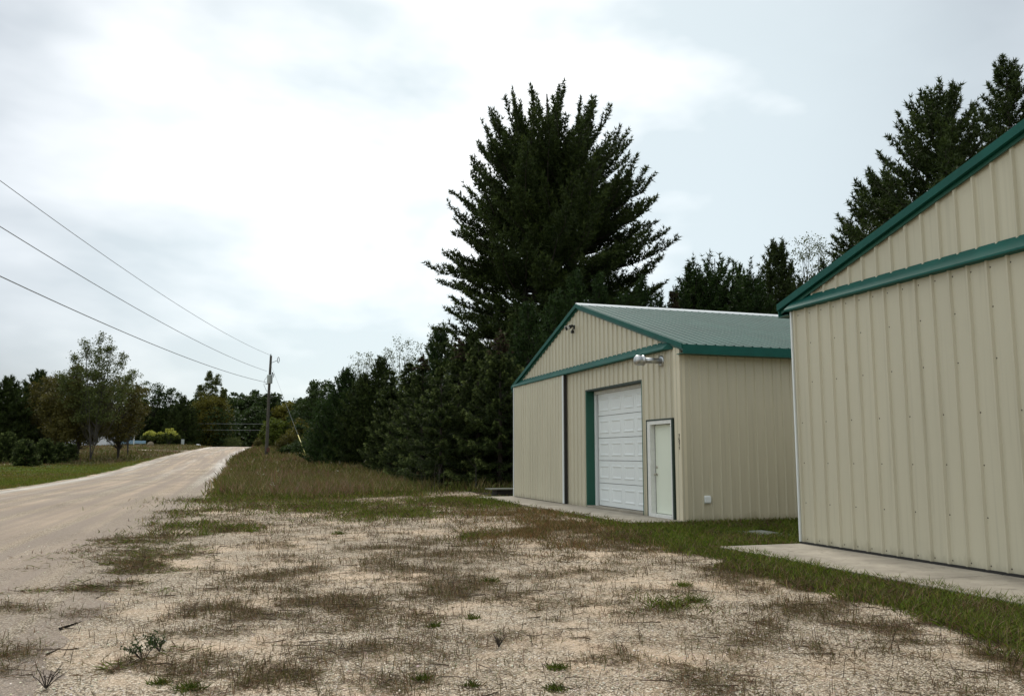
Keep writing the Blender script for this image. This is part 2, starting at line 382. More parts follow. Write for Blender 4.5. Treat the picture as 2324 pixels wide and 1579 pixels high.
def lines(a, b, fine0, fine1, st, grow=1.09):
    c = list(np.arange(fine0, fine1, st)); s = st; x = c[-1]
    while x < b: s *= grow; x += s; c.append(x)
    s = st; x = c[0]; pre = []
    while x > a: s *= grow; x -= s; pre.append(x)
    return np.array(pre[::-1] + c)
gx = lines(-1500, 1500, -12, 12, .14, 1.07); gy = lines(-300, 3000, 2, 33, .14, 1.035)
GX, GY = np.meshgrid(gx, gy)
def grid_faces(nx, ny):
    i = np.arange(ny - 1)[:, None] * nx + np.arange(nx - 1)[None, :]
    i = i.ravel(); return np.stack([i, i + 1, i + nx + 1, i + nx], 1)
gz = terrain(GX, GY) + (vnoise(GX, GY, 2.2, 5) - .5) * .03 * (1 - ss(30, 60, GY))
rdist = np.abs(GX - road_c(GY)) - road_hw(GY)
gz = gz - .05 * (1 - ss(-.4, .0, rdist))     # the ground dips just under the road sheet
d_, g_, o_, t_, gl_, lf_ = zones(GX, GY)
# soil and litter under the growth
colr = np.zeros(GX.shape + (4,), np.float32); colr[..., 3] = 1
cov = np.zeros(GX.shape, np.float32)
def blend(mask, rgb):
    global cov
    for k in range(3): colr[..., k] = colr[..., k] * (1 - mask) + rgb[k] * mask
    cov = np.maximum(cov, mask)
colr[..., :3] = (.12, .09, .05)
blend(d_ * .42, (.19, .15, .08)); blend(o_ * .7, (.22, .15, .075)); blend(g_ * .8, (.09, .10, .03))
far_t = ss(30, 70, GY)
blend(np.maximum(t_, 0), (.13, .11, .05)); blend(gl_, (.09, .14, .025))
blend((GY > 210).astype(float), (.03, .035, .015)); blend((np.abs(GX) > 150).astype(float), (.04, .045, .018))
blend(((GX > 8.5) & (GY > 29)).astype(float), (.03, .025, .015))
gmat = bpy.data.materials.new('gravel_lot'); gmat.use_nodes = True
def gravel_nodes(m, fine, road=False):
    n, l, b = nodes(m)
    t = n.new('ShaderNodeTexCoord')
    def vor(s, rand=1):
        v = n.new('ShaderNodeTexVoronoi'); v.inputs['Scale'].default_value = s; v.inputs['Randomness'].default_value = rand
        l.new(t.outputs['Object'], v.inputs['Vector']); return v
    def noi(s, d=5, r=.6):
        v = n.new('ShaderNodeTexNoise'); v.inputs['Scale'].default_value = s; v.inputs['Detail'].default_value = d; v.inputs['Roughness'].default_value = r
        l.new(t.outputs['Object'], v.inputs['Vector']); return v
    def ramp(src, els):
        r = n.new('ShaderNodeValToRGB'); e = r.color_ramp.elements
        e[0].position, e[0].color = els[0][0], (*els[0][1], 1); e[1].position, e[1].color = els[-1][0], (*els[-1][1], 1)
        for p, c in els[1:-1]: q = e.new(p); q.color = (*c, 1)
        l.new(src, r.inputs['Fac']); return r.outputs[0]
    def mix(f, a, bb):
        x = n.new('ShaderNodeMix'); x.data_type = 'RGBA'
        for s_, i in ((f, 'Factor'), (a, 6), (bb, 7)):
            if hasattr(s_, 'links'): l.new(s_, x.inputs[i])
            else: x.inputs[i].default_value = s_ if i == 'Factor' else (*s_, 1)
        return x.outputs[2]
    def mr_(src, a, b_, c=0, d=1):
        r = n.new('ShaderNodeMapRange'); r.inputs['From Min'].default_value = a; r.inputs['From Max'].default_value = b_
        r.inputs['To Min'].default_value = c; r.inputs['To Max'].default_value = d; l.new(src, r.inputs['Value']); return r.outputs[0]
    v1 = vor(fine); v2 = vor(fine * .43)
    sep = n.new('ShaderNodeSeparateColor'); l.new(v1.outputs['Color'], sep.inputs[0])
    stone = ramp(sep.outputs[0], [(0, (.12, .09, .06)), (.2, (.32, .245, .17)), (.5, (.54, .44, .32)), (.85, (.66, .56, .43)), (1, (.80, .72, .60))])
    edge = mr_(v1.outputs['Distance'], .35, .72, 1.05, .36)
    mul = n.new('ShaderNodeMix'); mul.data_type = 'RGBA'; mul.blend_type = 'MULTIPLY'; mul.inputs['Factor'].default_value = 1
    l.new(stone, mul.inputs[6]); cmb = n.new('ShaderNodeCombineColor')
    for i in range(3): l.new(edge, cmb.inputs[i])
    l.new(cmb.outputs[0], mul.inputs[7])
    stone = mul.outputs[2]
    big = noi(.55, 6, .55); bigs = noi(2.3, 5, .6)
    if road:
        for q_ in (big, bigs):
            ms_ = n.new('ShaderNodeMapping'); ms_.inputs['Scale'].default_value = (1.6, .07, 1); l.new(t.outputs['Object'], ms_.inputs[0]); l.new(ms_.outputs[0], q_.inputs['Vector'])
    fineN = noi(220, 3, .7)
    sand = ramp(fineN.outputs['Fac'], [(.3, (.48, .35, .235)), (.7, (.66, .515, .375))]) if not road else ramp(fineN.outputs['Fac'], [(.3, (.40, .30, .215)), (.7, (.58, .465, .355))])
    add = n.new('ShaderNodeMath'); add.operation = 'ADD'; l.new(big.outputs['Fac'], add.inputs[0]); l.new(bigs.outputs['Fac'], add.inputs[1])
    sandm = mr_(add.outputs[0], .96, 1.25, 0, .85)
    if road:
        a = n.new('ShaderNodeAttribute'); a.attribute_name = 'loose'
        mm = n.new('ShaderNodeMath'); mm.operation = 'MULTIPLY_ADD'; mm.inputs[1].default_value = -.9; 
        l.new(a.outputs['Fac'], mm.inputs[0]); 
        base_ = mr_(add.outputs[0], .85, 1.15, .15, .95); l.new(base_, mm.inputs[2]); mm.use_clamp = True
        sandm = mm.outputs[0]
        ap = n.new('ShaderNodeAttribute'); ap.attribute_name = 'pale'
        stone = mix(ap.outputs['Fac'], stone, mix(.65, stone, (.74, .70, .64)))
    base = mix(sandm, stone, sand)
    # broad tone: pale limestone sweeps
    tone = noi(.28, 5, .5)
    tm = mr_(tone.outputs['Fac'], .35, .65, 1.02, 1.3)
    cm = n.new('ShaderNodeCombineColor')
    for i in range(3): l.new(tm, cm.inputs[i])
    m2 = n.new('ShaderNodeMix'); m2.data_type = 'RGBA'; m2.blend_type = 'MULTIPLY'; m2.inputs['Factor'].default_value = 1
    l.new(base, m2.inputs[6]); l.new(cm.outputs[0], m2.inputs[7]); base = m2.outputs[2]
    if road:
        # tyre-swept bands running along the road
        mpp = n.new('ShaderNodeMapping'); mpp.inputs['Scale'].default_value = (1.3, .02, 1); l.new(t.outputs['Object'], mpp.inputs[0])
        bn = n.new('ShaderNodeTexNoise'); bn.inputs['Scale'].default_value = 1.6; bn.inputs['Detail'].default_value = 4; l.new(mpp.outputs[0], bn.inputs['Vector'])
        base = mix(mr_(bn.outputs['Fac'], .42, .58, 0, .75), base, (.38, .31, .255))
        pb = n.new('ShaderNodeTexVoronoi'); pb.inputs['Scale'].default_value = 9; l.new(t.outputs['Object'], pb.inputs['Vector'])
        base = mix(mr_(pb.outputs['Distance'], .10, .2, .5, 0), base, (.22, .18, .14))
    if not road:
        a = n.new('ShaderNodeAttribute'); a.attribute_name = 'soil'
        a2 = n.new('ShaderNodeAttribute'); a2.attribute_name = 'cover'
        sc = noi(14, 5, .7)
        msk = n.new('ShaderNodeMath'); msk.operation = 'MULTIPLY_ADD'; msk.inputs[1].default_value = 1.6
        l.new(a2.outputs['Fac'], msk.inputs[0]); 
        off_ = mr_(sc.outputs['Fac'], .35, .65, -.55, .12); l.new(off_, msk.inputs[2]); msk.use_clamp = True
        sn = noi(35, 4, .7)
        dark = mix(mr_(sn.outputs['Fac'], .35, .65, 0, .5), a.outputs['Color'], (.05, .045, .02))
        base = mix(msk.outputs[0], base, dark)
    l.new(base, b.inputs['Base Color']); b.inputs['Roughness'].default_value = .95; b.inputs['Specular IOR Level'].default_value = .15
    bp = n.new('ShaderNodeBump'); bp.inputs['Strength'].default_value = .9; bp.inputs['Distance'].default_value = .02 if road else .012; bp.invert = True
    l.new(v1.outputs['Distance'], bp.inputs['Height'])
    bp2 = n.new('ShaderNodeBump'); bp2.inputs['Strength'].default_value = .5; bp2.inputs['Distance'].default_value = .05
    l.new(bigs.outputs['Fac'], bp2.inputs['Height']); l.new(bp.outputs[0], bp2.inputs['Normal']); l.new(bp2.outputs[0], b.inputs['Normal'])
gravel_nodes(gmat, 72)
ground = mesh_obj('ground', np.stack([GX, GY, gz], -1).reshape(-1, 3), grid_faces(len(gx), len(gy)), gmat, smooth=True,
                  attrs={'soil': (colr.reshape(-1, 4), 'FLOAT_COLOR'), 'cover': (cov.ravel(), 'FLOAT')})
tag(ground, 'pale gravel and soil ground with weedy patches around the metal sheds', 'ground', kind='structure')

# the gravel road
ry = lines(-60, 330, 2, 60, .25, 1.03); rt = np.linspace(-1, 1, 57)
RT, RY = np.meshgrid(rt, ry)
jag = (fnoise(RY * 1.0, RT * 0 + 3, 1.1, 21) - .5) * .7 + (vnoise(RY, RT * 0, 3.1, 9) - .5) * .25
jag2 = (fnoise(RY * 1.0, RT * 0 + 9, 1.0, 31) - .5) * .5 + (vnoise(RY, RT * 0 + 5, 3.3, 19) - .5) * .25
RX = road_c(RY) + RT * (road_hw(RY) + np.where(RT > 0, jag, jag2) * np.abs(RT) ** 6)
RZ = terrain(RX, RY) + .012 - .03 * ss(.93, 1., np.abs(RT)) 
# windrows of loose stone at the edges and between wheel tracks
loose = np.clip(ss(.62, .86, np.abs(RT)) + .5 * np.exp(-((RT - .1) / .10) ** 2) + .35 * np.exp(-((RT + .5) / .06) ** 2) + (fnoise(RX, RY * .15, 1.5, 2) - .5) * .6, 0, 1)
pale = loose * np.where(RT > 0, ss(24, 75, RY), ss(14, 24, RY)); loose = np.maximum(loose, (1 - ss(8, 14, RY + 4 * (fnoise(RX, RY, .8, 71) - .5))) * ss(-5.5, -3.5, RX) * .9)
RZ = RZ + .02 * loose * (vnoise(RX, RY, 3, 4)) - .015 * np.exp(-((np.abs(RT) - .33) / .1) ** 2)
rmat = bpy.data.materials.new('road_gravel'); rmat.use_nodes = True
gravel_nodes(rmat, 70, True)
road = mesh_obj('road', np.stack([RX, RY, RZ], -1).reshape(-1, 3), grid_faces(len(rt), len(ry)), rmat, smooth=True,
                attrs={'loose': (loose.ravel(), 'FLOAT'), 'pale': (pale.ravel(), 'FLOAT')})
tag(road, 'pale gravel road running straight away and over a low rise', 'road', kind='structure')
# side drive meeting the road near the crest
sv = []; sx = np.linspace(-32, -6.6, 30)
for yy in (141, 143, 145.0):
    for x in sx: sv.append((x, yy + .02 * (x + 8), tz(x, yy) + .03 + (.03 if yy == 143 else 0)))
mesh_obj('side_drive', sv, grid_faces(30, 3), rmat, smooth=True)
tag(bpy.data.objects['side_drive'], 'short pale gravel drive joining the road from the left', 'drive', kind='structure')

# ------------------------------------------------------------------ ribbed sheet metal
def ribbed(mapf, u0, u1, zb, zt, pitch, phase=0, rib=.034, openings=(), half=.026, top=.012):
    """vertical ribbed sheet: u along the wall, profile out of it; zb, zt functions of u"""
    us = [u0, u1]; c = phase
    while c > u0: c -= pitch
    cs = []
    while c < u1 + pitch:
        cs.append(c)
        for d in (-half, -top, top, half):
            if u0 < c + d < u1: us.append(c + d)
        for s in (.33, .67):
            for d in (-.012, .012):
                if u0 < c + s * pitch + d < u1: us.append(c + s * pitch + d)
        c += pitch
    for o in openings: us += [o[0], o[1]]
    us = sorted(set(round(x, 5) for x in us))
    def prof(u):
        d = min(abs(u - c) for c in cs)
        if d <= top: return rib
        if d < half: return rib * (half - d) / (half - top)
        m = ((u - cs[0]) % pitch) / pitch
        for s in (.33, .67):
            if abs(m - s) * pitch < .006: return rib * .12
        return 0
    v = []; f = []
    def quad(a, b, za, zb_, zc, zd):
        i = len(v)
        v.extend([mapf(a, prof(a), za), mapf(b, prof(b), zb_), mapf(b, prof(b), zc), mapf(a, prof(a), zd)]); f.append((i, i + 1, i + 2, i + 3))
    for a, b in zip(us[:-1], us[1:]):
        m = (a + b) / 2
        segs = [(zb(a), zb(b), zt(a), zt(b))]
        for (oa, ob, oz0, oz1) in openings:
            if oa < m < ob:
                segs = []
                if oz0 > zb(m) + .01: segs.append((zb(a), zb(b), oz0, oz0))
                segs.append((oz1, oz1, zt(a), zt(b)))
        for (p, q, r, s) in segs:
            if max(r - p, s - q) > .002: quad(a, b, p, q, s, r)
    return v, f

def shed(base_x, y0, y1, x1, ridge_z, slope, eave_over, rake_x, name, label, pitch_f, pitch_s, opens, gable_x=None):
    """metal shed whose gable end faces the road (-X)"""
    yr = (y0 + y1) / 2
    e = empty(name, (base_x, yr, 0), label, 'shed')
    K = lambda z0: (lambda u: z0)
    top = lambda u: ridge_z - .07 - slope * abs(u - yr)
    gx_ = base_x if gable_x is None else gable_x
    front = lambda u, o, z: (base_x - o, u, z)
    v, f = ribbed(front, y0, y1, K(.03), K(3.80), pitch_f, y0 + .12, openings=opens)
    MB().add(v, f).build('front_wall', M['siding'], e)
    v, f = ribbed(lambda u, o, z: (gx_ - o, u, z), y0 + .02, y1 - .02, K(3.74 if gable_x is None else 3.6), top, pitch_f, y0 + .12)
    if gable_x is None: v = [(x - .012, y, z) for x, y, z in v]
    MB().add(v, f).build('gable_wall', M['siding'], e)
    zt_side = 3.80
    v, f = ribbed(lambda u, o, z: (u, y0 - o, z), base_x, x1, K(.02), K(zt_side), pitch_s, base_x + .24)
    v2, f2 = ribbed(lambda u, o, z: (u, y1 + o, z), base_x, x1, K(.02), K(zt_side), pitch_s, base_x + .24)
    MB().add(v, f).build('side_wall', M['siding'], e); MB().add(v2, f2).build('side_wall', M['siding'], e)
    v, f = ribbed(lambda u, o, z: (x1 + o, u, z), y0, y1, K(.02), top, pitch_f, y0)
    MB().add(v, f).build('back_wall', M['siding'], e)
    # roof sheets
    ye0 = y0 - eave_over; ye1 = y1 + eave_over
    nrm = 1 / math.sqrt(1 + slope * slope)
    b = MB()
    for sgn, ye in ((-1, ye0), (1, ye1)):
        def mp_(u, o, t, sgn=sgn, ye=ye):
            y = yr + (ye - yr) * t; z = ridge_z - slope * abs(y - yr)
            return (u, y + sgn * o * slope * nrm, z + .03 + o * nrm)
        v, f = ribbed(mp_, rake_x + .01, x1 + .2, K(0), K(1), .229, rake_x + .1, rib=.02)
        b.add(v, f)
        # underside
        b.add([(rake_x + .02, yr, ridge_z - .02), (x1 + .2, yr, ridge_z - .02), (x1 + .2, ye, ridge_z - .02 - slope * abs(ye - yr)), (rake_x + .02, ye, ridge_z - .02 - slope * abs(ye - yr))], [(0, 1, 2, 3)])
    rf = b.build('roof', M['roof'], e)
    c = MB(); cw = .16
    c.prism([(yr - cw, ridge_z + .055 - slope * cw), (yr, ridge_z + .085), (yr + cw, ridge_z + .055 - slope * cw), (yr + cw, ridge_z + .03 - slope * cw), (yr, ridge_z + .06), (yr - cw, ridge_z + .03 - slope * cw)], rake_x - .01, x1 + .2, 0)
    o = c.build('ridge_cap', M['ridge'], e)
    # rake trims (front) with soffit strip back to the wall
    for ye in (ye0, ye1):
        r = MB(); ze = ridge_z - slope * abs(ye - yr)
        q = .006 * (1 if ye > yr else -1)
        r.prism([(ye, ze + .05), (yr, ridge_z + .05), (yr, ridge_z - .06), (ye, ze - .06)], rake_x - .03, rake_x, 0)
        r.prism([(ye, ze - .04), (yr + q, ridge_z - .04), (yr + q, ridge_z - .058), (ye, ze - .058)], rake_x, gx_ - .001, 0)
        r.build('rake_trim', M['teal'], e)
        r = MB(); r.prism([(ye - q * 3, ze - .064), (yr + q, ridge_z - .064), (yr + q, ridge_z - .115), (ye - q * 3, ze - .115)], gx_ - .055, gx_ - .032, 0); r.build('wall_trim', M['teal_dark'], e)
        fz = MB(); fz.box(rake_x + .003, x1 + .2, ye - .012, ye + .012, ze - .17, ze + .028)
        fz.build('fascia', M['teal'], e)
        sf = MB(); sf.box(rake_x + .005, x1 + .19, min(ye, y0 if ye < yr else y1) + .013, max(ye, y0 if ye < yr else y1) - .013, ze - .165, ze - .15)
        sf.build('soffit', M['teal_dark'], e)
    return e

# first shed (with garage door)
B1X, B1A, B1B = 8.91, 16.10, 27.36
b1 = shed(B1X, B1A, B1B, 24.5, 5.56, .312, .30, 8.82, 'metal_shed',
          'beige ribbed metal shed with green trim, white garage door and entry door', .272, .229,
          [(17.86, 21.30, .0, 3.16), (16.42, 17.70, .0, 2.20)])
for (y_a, y_b) in ((B1A - .026, B1A + .24),):
    t = MB(); t.box(B1X - .028, B1X - .003, y_a, y_b, .02, 3.72); t.box(B1X - .027, B1X + .10, B1A - .028, B1A - .004, .02, 3.66)
    t.build('corner_trim', M['beige_trim'], b1)
def track_cover(e, x, ya, yb, z0, z1, proj):
    t = MB()
    # sloping hood with a short front lip; ends cut back
    def ring(y, dy):
        return [(x, y, z1), (x - proj, y + dy, z0 + .055), (x - proj, y + dy, z0), (x - proj + .012, y + dy, z0 - .0), (x, y + dy, z0)]
    a = ring(ya, .10 if yb > ya else -.10); b = ring(yb, 0)
    t.add(a + b, [(0, 1, 6, 5), (1, 2, 7, 6), (2, 3, 8, 7), (3, 4, 9, 8), (0, 4, 3, 2, 1), (5, 6, 7, 8, 9)])
    return t.build('track_cover', M['teal'], e)
t = MB()
x = B1X
P = lambda y, c: [(x - .02, y + c, 3.91), (x - .165, y + c * 2.4 + (.18 if y < 20 else 0), 3.73), (x - .165, y + (.18 if y < 20 else 0), 3.705), (x - .02, y + c, 3.70)]
t.add(P(16.36, .0) + P(27.42, 0), [(0, 4, 5, 1), (1, 5, 6, 2), (2, 6, 7, 3), (3, 2, 1, 0)[::-1], (4, 5, 6, 7), (0, 3, 7, 4)])
t.build('track_cover', M['teal'], b1)
# sliding door leaf on the left part
sx0 = B1X - .11
sl = empty('sliding_door', (sx0, 25.0, 0), None, None); sl.parent = b1; sl.location = (sx0 - B1X, 25.0 - (B1A + B1B) / 2, 0)
def local_build(mb, name, mat, parent, world):
    v = np.array(mb.v) - np.array(world); return mesh_obj(name, v, mb.f, mat, parent)
W_ = (sx0, 25.0, 0)
v, f = ribbed(lambda u, o, z: (sx0 - o, u, z), 22.80, 27.33, lambda u: .07, lambda u: 3.72, .229, 22.9, rib=.022)
local_build(MB().add(v, f), 'door_panel', M['siding'], sl, W_)
for q_ in ((22.70, 22.795), (27.335, 27.385)):
    t = MB(); t.box(sx0 - .02, sx0 + .07, q_[0], q_[1], .07, 3.72); local_build(t, 'edge_strip', M['white'], sl, W_)
t = MB(); t.box(sx0 + .0, B1X - .03, 22.66, 22.697, .06, 3.72); local_build(t, 'rubber_seal', M['gap'], sl, W_)
t = MB(); t.box(sx0 + .0, B1X - .022, 22.70, 27.3, .035, .068); local_build(t, 'bottom_seal', M['gap'], sl, W_)
def screws(parent, pts, r, mat, world):
    m = MB()
    for (x_, y_, z_) in pts:
        n = 6; ring = [(x_, y_ + r * math.cos(a), z_ + r * math.sin(a)) for a in np.linspace(0, 2 * math.pi, n, endpoint=False)]
        m.add(ring + [(x_ - r * .7, y_, z_)], [(i, (i + 1) % n, n) for i in range(n)])
    o = [c_ for c_ in parent.children if c_.name.startswith('door_panel')][0]; me = o.data; b_ = len(me.vertices); nf_ = len(me.polygons)
    v0 = [tuple(v_.co) for v_ in me.vertices] + [tuple(q_) for q_ in (np.array(m.v) - np.array(world))]
    f0 = [tuple(p_.vertices) for p_ in me.polygons] + [tuple(i + b_ for i in q_) for q_ in m.f]
    me.clear_geometry(); me.from_pydata(v0, [], f0); me.materials.append(mat)
    for p_ in me.polygons[nf_:]: p_.material_index = 1
    me.update()
screws(sl, [(sx0 - .0135, 22.9 + .229 * k * 2 + .0, z) for k in range(10) for z in (.13, .75, 1.35, 1.95, 2.55, 3.15, 3.6)], .011, M['screw'], W_)

# garage door, recessed
gd = empty('garage_door', (9.17, 19.58, 0), None, None); gd.parent = b1
gd.location = (9.17 - B1X, 19.58 - (B1A + B1B) / 2, 0); W_ = (9.17, 19.58, 0)
DX = 9.17; ya, yb = 18.02, 21.14; zt_ = 3.06
npan, nsec = 4, 5
secs = np.linspace(.10, zt_ - .02, nsec + 1)
for i in range(nsec):
    z0, z1 = secs[i], secs[i + 1]; pw = (yb - ya - .12) / npan
    b = MB(); b.box(DX, DX + .04, ya + .06, yb - .06, z0 + .006, z1 - .006, .004)
    for k in range(npan):
        p0 = ya + .06 + k * pw + .085; p1 = p0 + pw - .17; q0, q1 = z0 + .12, z1 - .12
        # pressed panel: raised rim then sunk then raised field
        rings = []
        for (ins, dep) in ((0, .0), (.012, -.013), (.035, -.013), (.06, .0), (.075, .001)):
            rings.append([(DX - .0005 + dep * -1 * -1, p0 + ins, q0 + ins), (DX - .0005 + dep, p1 - ins, q0 + ins), (DX - .0005 + dep, p1 - ins, q1 - ins), (DX - .0005 + dep, p0 + ins, q1 - ins)])
        vs = [q for r_ in rings for q in r_]
        fs = [(r_ * 4 + j, r_ * 4 + (j + 1) % 4, r_ * 4 + 4 + (j + 1) % 4, r_ * 4 + 4 + j) for r_ in range(4) for j in range(4)] + [(16, 17, 18, 19)]
        b.add(vs, fs)
    local_build(b, 'door_section', M['white'], gd, W_)
b = MB(); b.box(DX - .05, DX + .02, 21.14, 21.24, .06, 3.035); local_build(b, 'side_stop', M['white'], gd, W_)
b = MB(); b.box(DX - .05, DX + .02, 17.93, 18.02, .06, 3.035); local_build(b, 'side_stop', M['white'], gd, W_)
b = MB(); b.box(DX - .05, DX + .02, 17.93, 21.24, 3.04, 3.12)
local_build(b, 'head_stop', M['frame_white'], gd, W_)
b = MB()
b.box(B1X - .022, DX + .02, 21.243, 21.302, .05, 3.158)
local_build(b, 'jamb', M['teal_dark'], gd, W_)
b = MB(); b.box(B1X - .022, DX + .02, 17.862, 17.926, .05, 3.158); local_build(b, 'jamb', M['teal_dark'], gd, W_)
b = MB(); b.box(B1X - .024, DX + .02, 17.86, 21.304, 3.123, 3.165); local_build(b, 'head_jamb', M['dark_green_edge'], gd, W_)
b = MB(); b.box(B1X - .03, DX + .05, 17.93, 21.24, .06, .095)
local_build(b, 'sill', M['concrete'], gd, W_)
b = MB(); b.box(DX - .005, DX + .03, ya + .06, yb - .06, .095, .104)
local_build(b, 'rubber_seal', M['gap'], gd, W_)

# entry door
ed = empty('entry_door', (8.98, 17.06, 0), None, None); ed.parent = b1
ed.location = (8.98 - B1X, 17.06 - (B1A + B1B) / 2, 0); W_ = (8.98, 17.06, 0)
b = MB(); b.box(9.0, 9.04, 16.56, 17.48, .13, 2.09, .003)
leaf = local_build(b, 'door_leaf', M['door'], ed, W_)
b = MB(); b.prism([(17.64, .05), (17.64, 2.18), (16.475, 2.18), (16.475, .05), (16.535, .05), (16.535, 2.10), (17.50, 2.10), (17.50, .05)], B1X - .035, 9.05, 0)
local_build(b, 'door_frame', M['frame_white'], ed, W_)
b = MB(); b.prism([(17.67, .05), (17.67, 2.214), (16.41, 2.214), (16.41, .05), (16.472, .05), (16.472, 2.183), (17.642, 2.183), (17.642, .05)], B1X - .045, B1X + .04, 0)
local_build(b, 'drip_edge', M['dark_green_edge'], ed, W_)
b = MB(); b.box(B1X - .05, 9.03, 16.54, 17.50, .05, .12)
local_build(b, 'threshold', M['frame_white'], ed, W_)
b = MB()
def knob(b, y, z, r, L_):
    b.tube([(9.0, y, z), (9.0 - .008, y, z)], [.033, .033], 12)
    b.tube([(8.992, y, z), (9.0 - L_ * .5, y, z), (9.0 - L_ * .6, y, z), (9.0 - L_ * .85, y, z), (9.0 - L_, y, z)], [.012, .012, r * .8, r, r * .6], 12)
knob(b, 17.42, .99, .03, .075)
v_ = np.array(b.v) - np.array(W_); kn = mesh_obj('handle', v_, b.f, M['chrome'], ed, True)
kn.parent = leaf
b = MB(); knob(b, 17.42, 1.15, .024, .03); kn = mesh_obj('deadbolt', np.array(b.v) - np.array(W_), b.f, M['chrome'], ed, True); kn.parent = leaf
b = MB(); b.box(9.001, 9.03, 17.482, 17.499, .12, 2.10)
local_build(b, 'door_gap', M['gap'], ed, W_)

# things fixed to the first shed
vp = empty('vent_pipe', (B1X, 16.87, 3.49), 'galvanised horizontal vent pipe with round cap projecting from shed wall', 'vent pipe')
b = MB(); b.tube([(B1X - .03, 16.87, 3.49), (B1X - .05, 16.87, 3.49), (B1X - .06, 16.87, 3.49)], [.125, .125, .09], 20); b.build('wall_flange', M['galv'], vp, True)
b = MB(); b.tube([(B1X - .05, 16.87, 3.49), (B1X - .48, 16.87, 3.49)], [.066, .066], 20); b.build('pipe', M['galv'], vp, True)
b = MB(); b.tube([(B1X - d_, 16.87, 3.49) for d_ in (.46, .47, .50, .51, .56, .64, .68, .69)], [.08, .12, .12, .10, .115, .115, .08, .02], 12); b.build('end_cap', M['galv'], vp, True)
fl = empty('flood_light', (B1X - .03, 22.0, 4.98), 'small black twin floodlight with sensor high on the gable wall', 'outdoor light')
b = MB(); b.tube([(B1X - .03, 22.0, 5.0), (B1X - .06, 22.0, 5.0)], [.06, .055], 12); b.build('base_plate', M['black'], fl)
for sy, ty in ((.16, .10), (-.16, -.06)):
    b = MB(); c = Vector((B1X - .12, 22.0 + sy * .5, 5.03)); d = Vector((-.75, ty * 3, -.35)).normalized()
    b.tube([(B1X - .05, 22.0, 5.0), tuple(c)], .014, 6)
    b.tube([tuple(c), tuple(c + d * .05), tuple(c + d * .17)], [.028, .045, .068], 12); h = b.build('lamp_head', M['black'], fl)
    b = MB(); b.tube([tuple(c + d * .171), tuple(c + d * .178)], [.058, .05], 12)
    l_ = b.build('lens', M['lens'], fl); l_.parent = h
b = MB(); b.tube([(B1X - .06, 22.0, 4.97), (B1X - .1, 22.0, 4.90)], .015, 6); b.box(B1X - .14, B1X - .06, 21.965, 22.035, 4.82, 4.90, .01); b.build('motion_sensor', M['black'], fl)
ob = empty('outlet_box', (9.47, B1A - .02, .49), 'white weatherproof outlet cover low on the shed side wall', 'outlet')
b = MB(); b.box(9.40, 9.53, B1A - .075, B1A - .001, .42, .55, .008); b.build('cover', M['white'], ob)
b = MB(); b.box(9.385, 9.545, B1A - .03, B1A - .0005, .40, .565, .004); b.build('back_plate', M['white'], ob)

# house number on the corner trim
def digit(m, ch, y, z, h, w_):
    S = {'7': [[(0, 1), (1, 1), (.35, 0)]], '1': [[(.5, 1), (.5, 0)], [(.25, .8), (.5, 1)]],
         '5': [[(.95, 1), (.1, 1), (.05, .55), (.6, .62), (.97, .42), (.9, .12), (.5, 0), (.05, .1)]]}[ch]
    for line in S:
        for (a, b_) in zip(line[:-1], line[1:]):
            p = Vector((0, y - a[0] * w_, z + a[1] * h)); q = Vector((0, y - b_[0] * w_, z + b_[1] * h)); d = (q - p).normalized(); s_ = Vector((0, -d.z, d.y)) * .008
            p -= d * .004; q += d * .004
            xx = B1X - .0295
            m.add([(xx, *(p + s_).yz), (xx, *(q + s_).yz), (xx, *(q - s_).yz), (xx, *(p - s_).yz), (xx - .004, *(p + s_).yz), (xx - .004, *(q + s_).yz), (xx - .004, *(q - s_).yz), (xx - .004, *(p - s_).yz)],
                  [(0, 1, 2, 3), (7, 6, 5, 4), (0, 4, 5, 1), (1, 5, 6, 2), (2, 6, 7, 3), (3, 7, 4, 0)])
hn = empty('house_number', (B1X - .03, 16.15, 1.7), 'black numerals 7571 set vertically on the shed corner trim', 'house number')
for k, ch in enumerate('7571'):
    m = MB(); digit(m, ch, 16.175, 1.79 - k * .085, .062, .040); m.build('numeral', M['number'], hn)

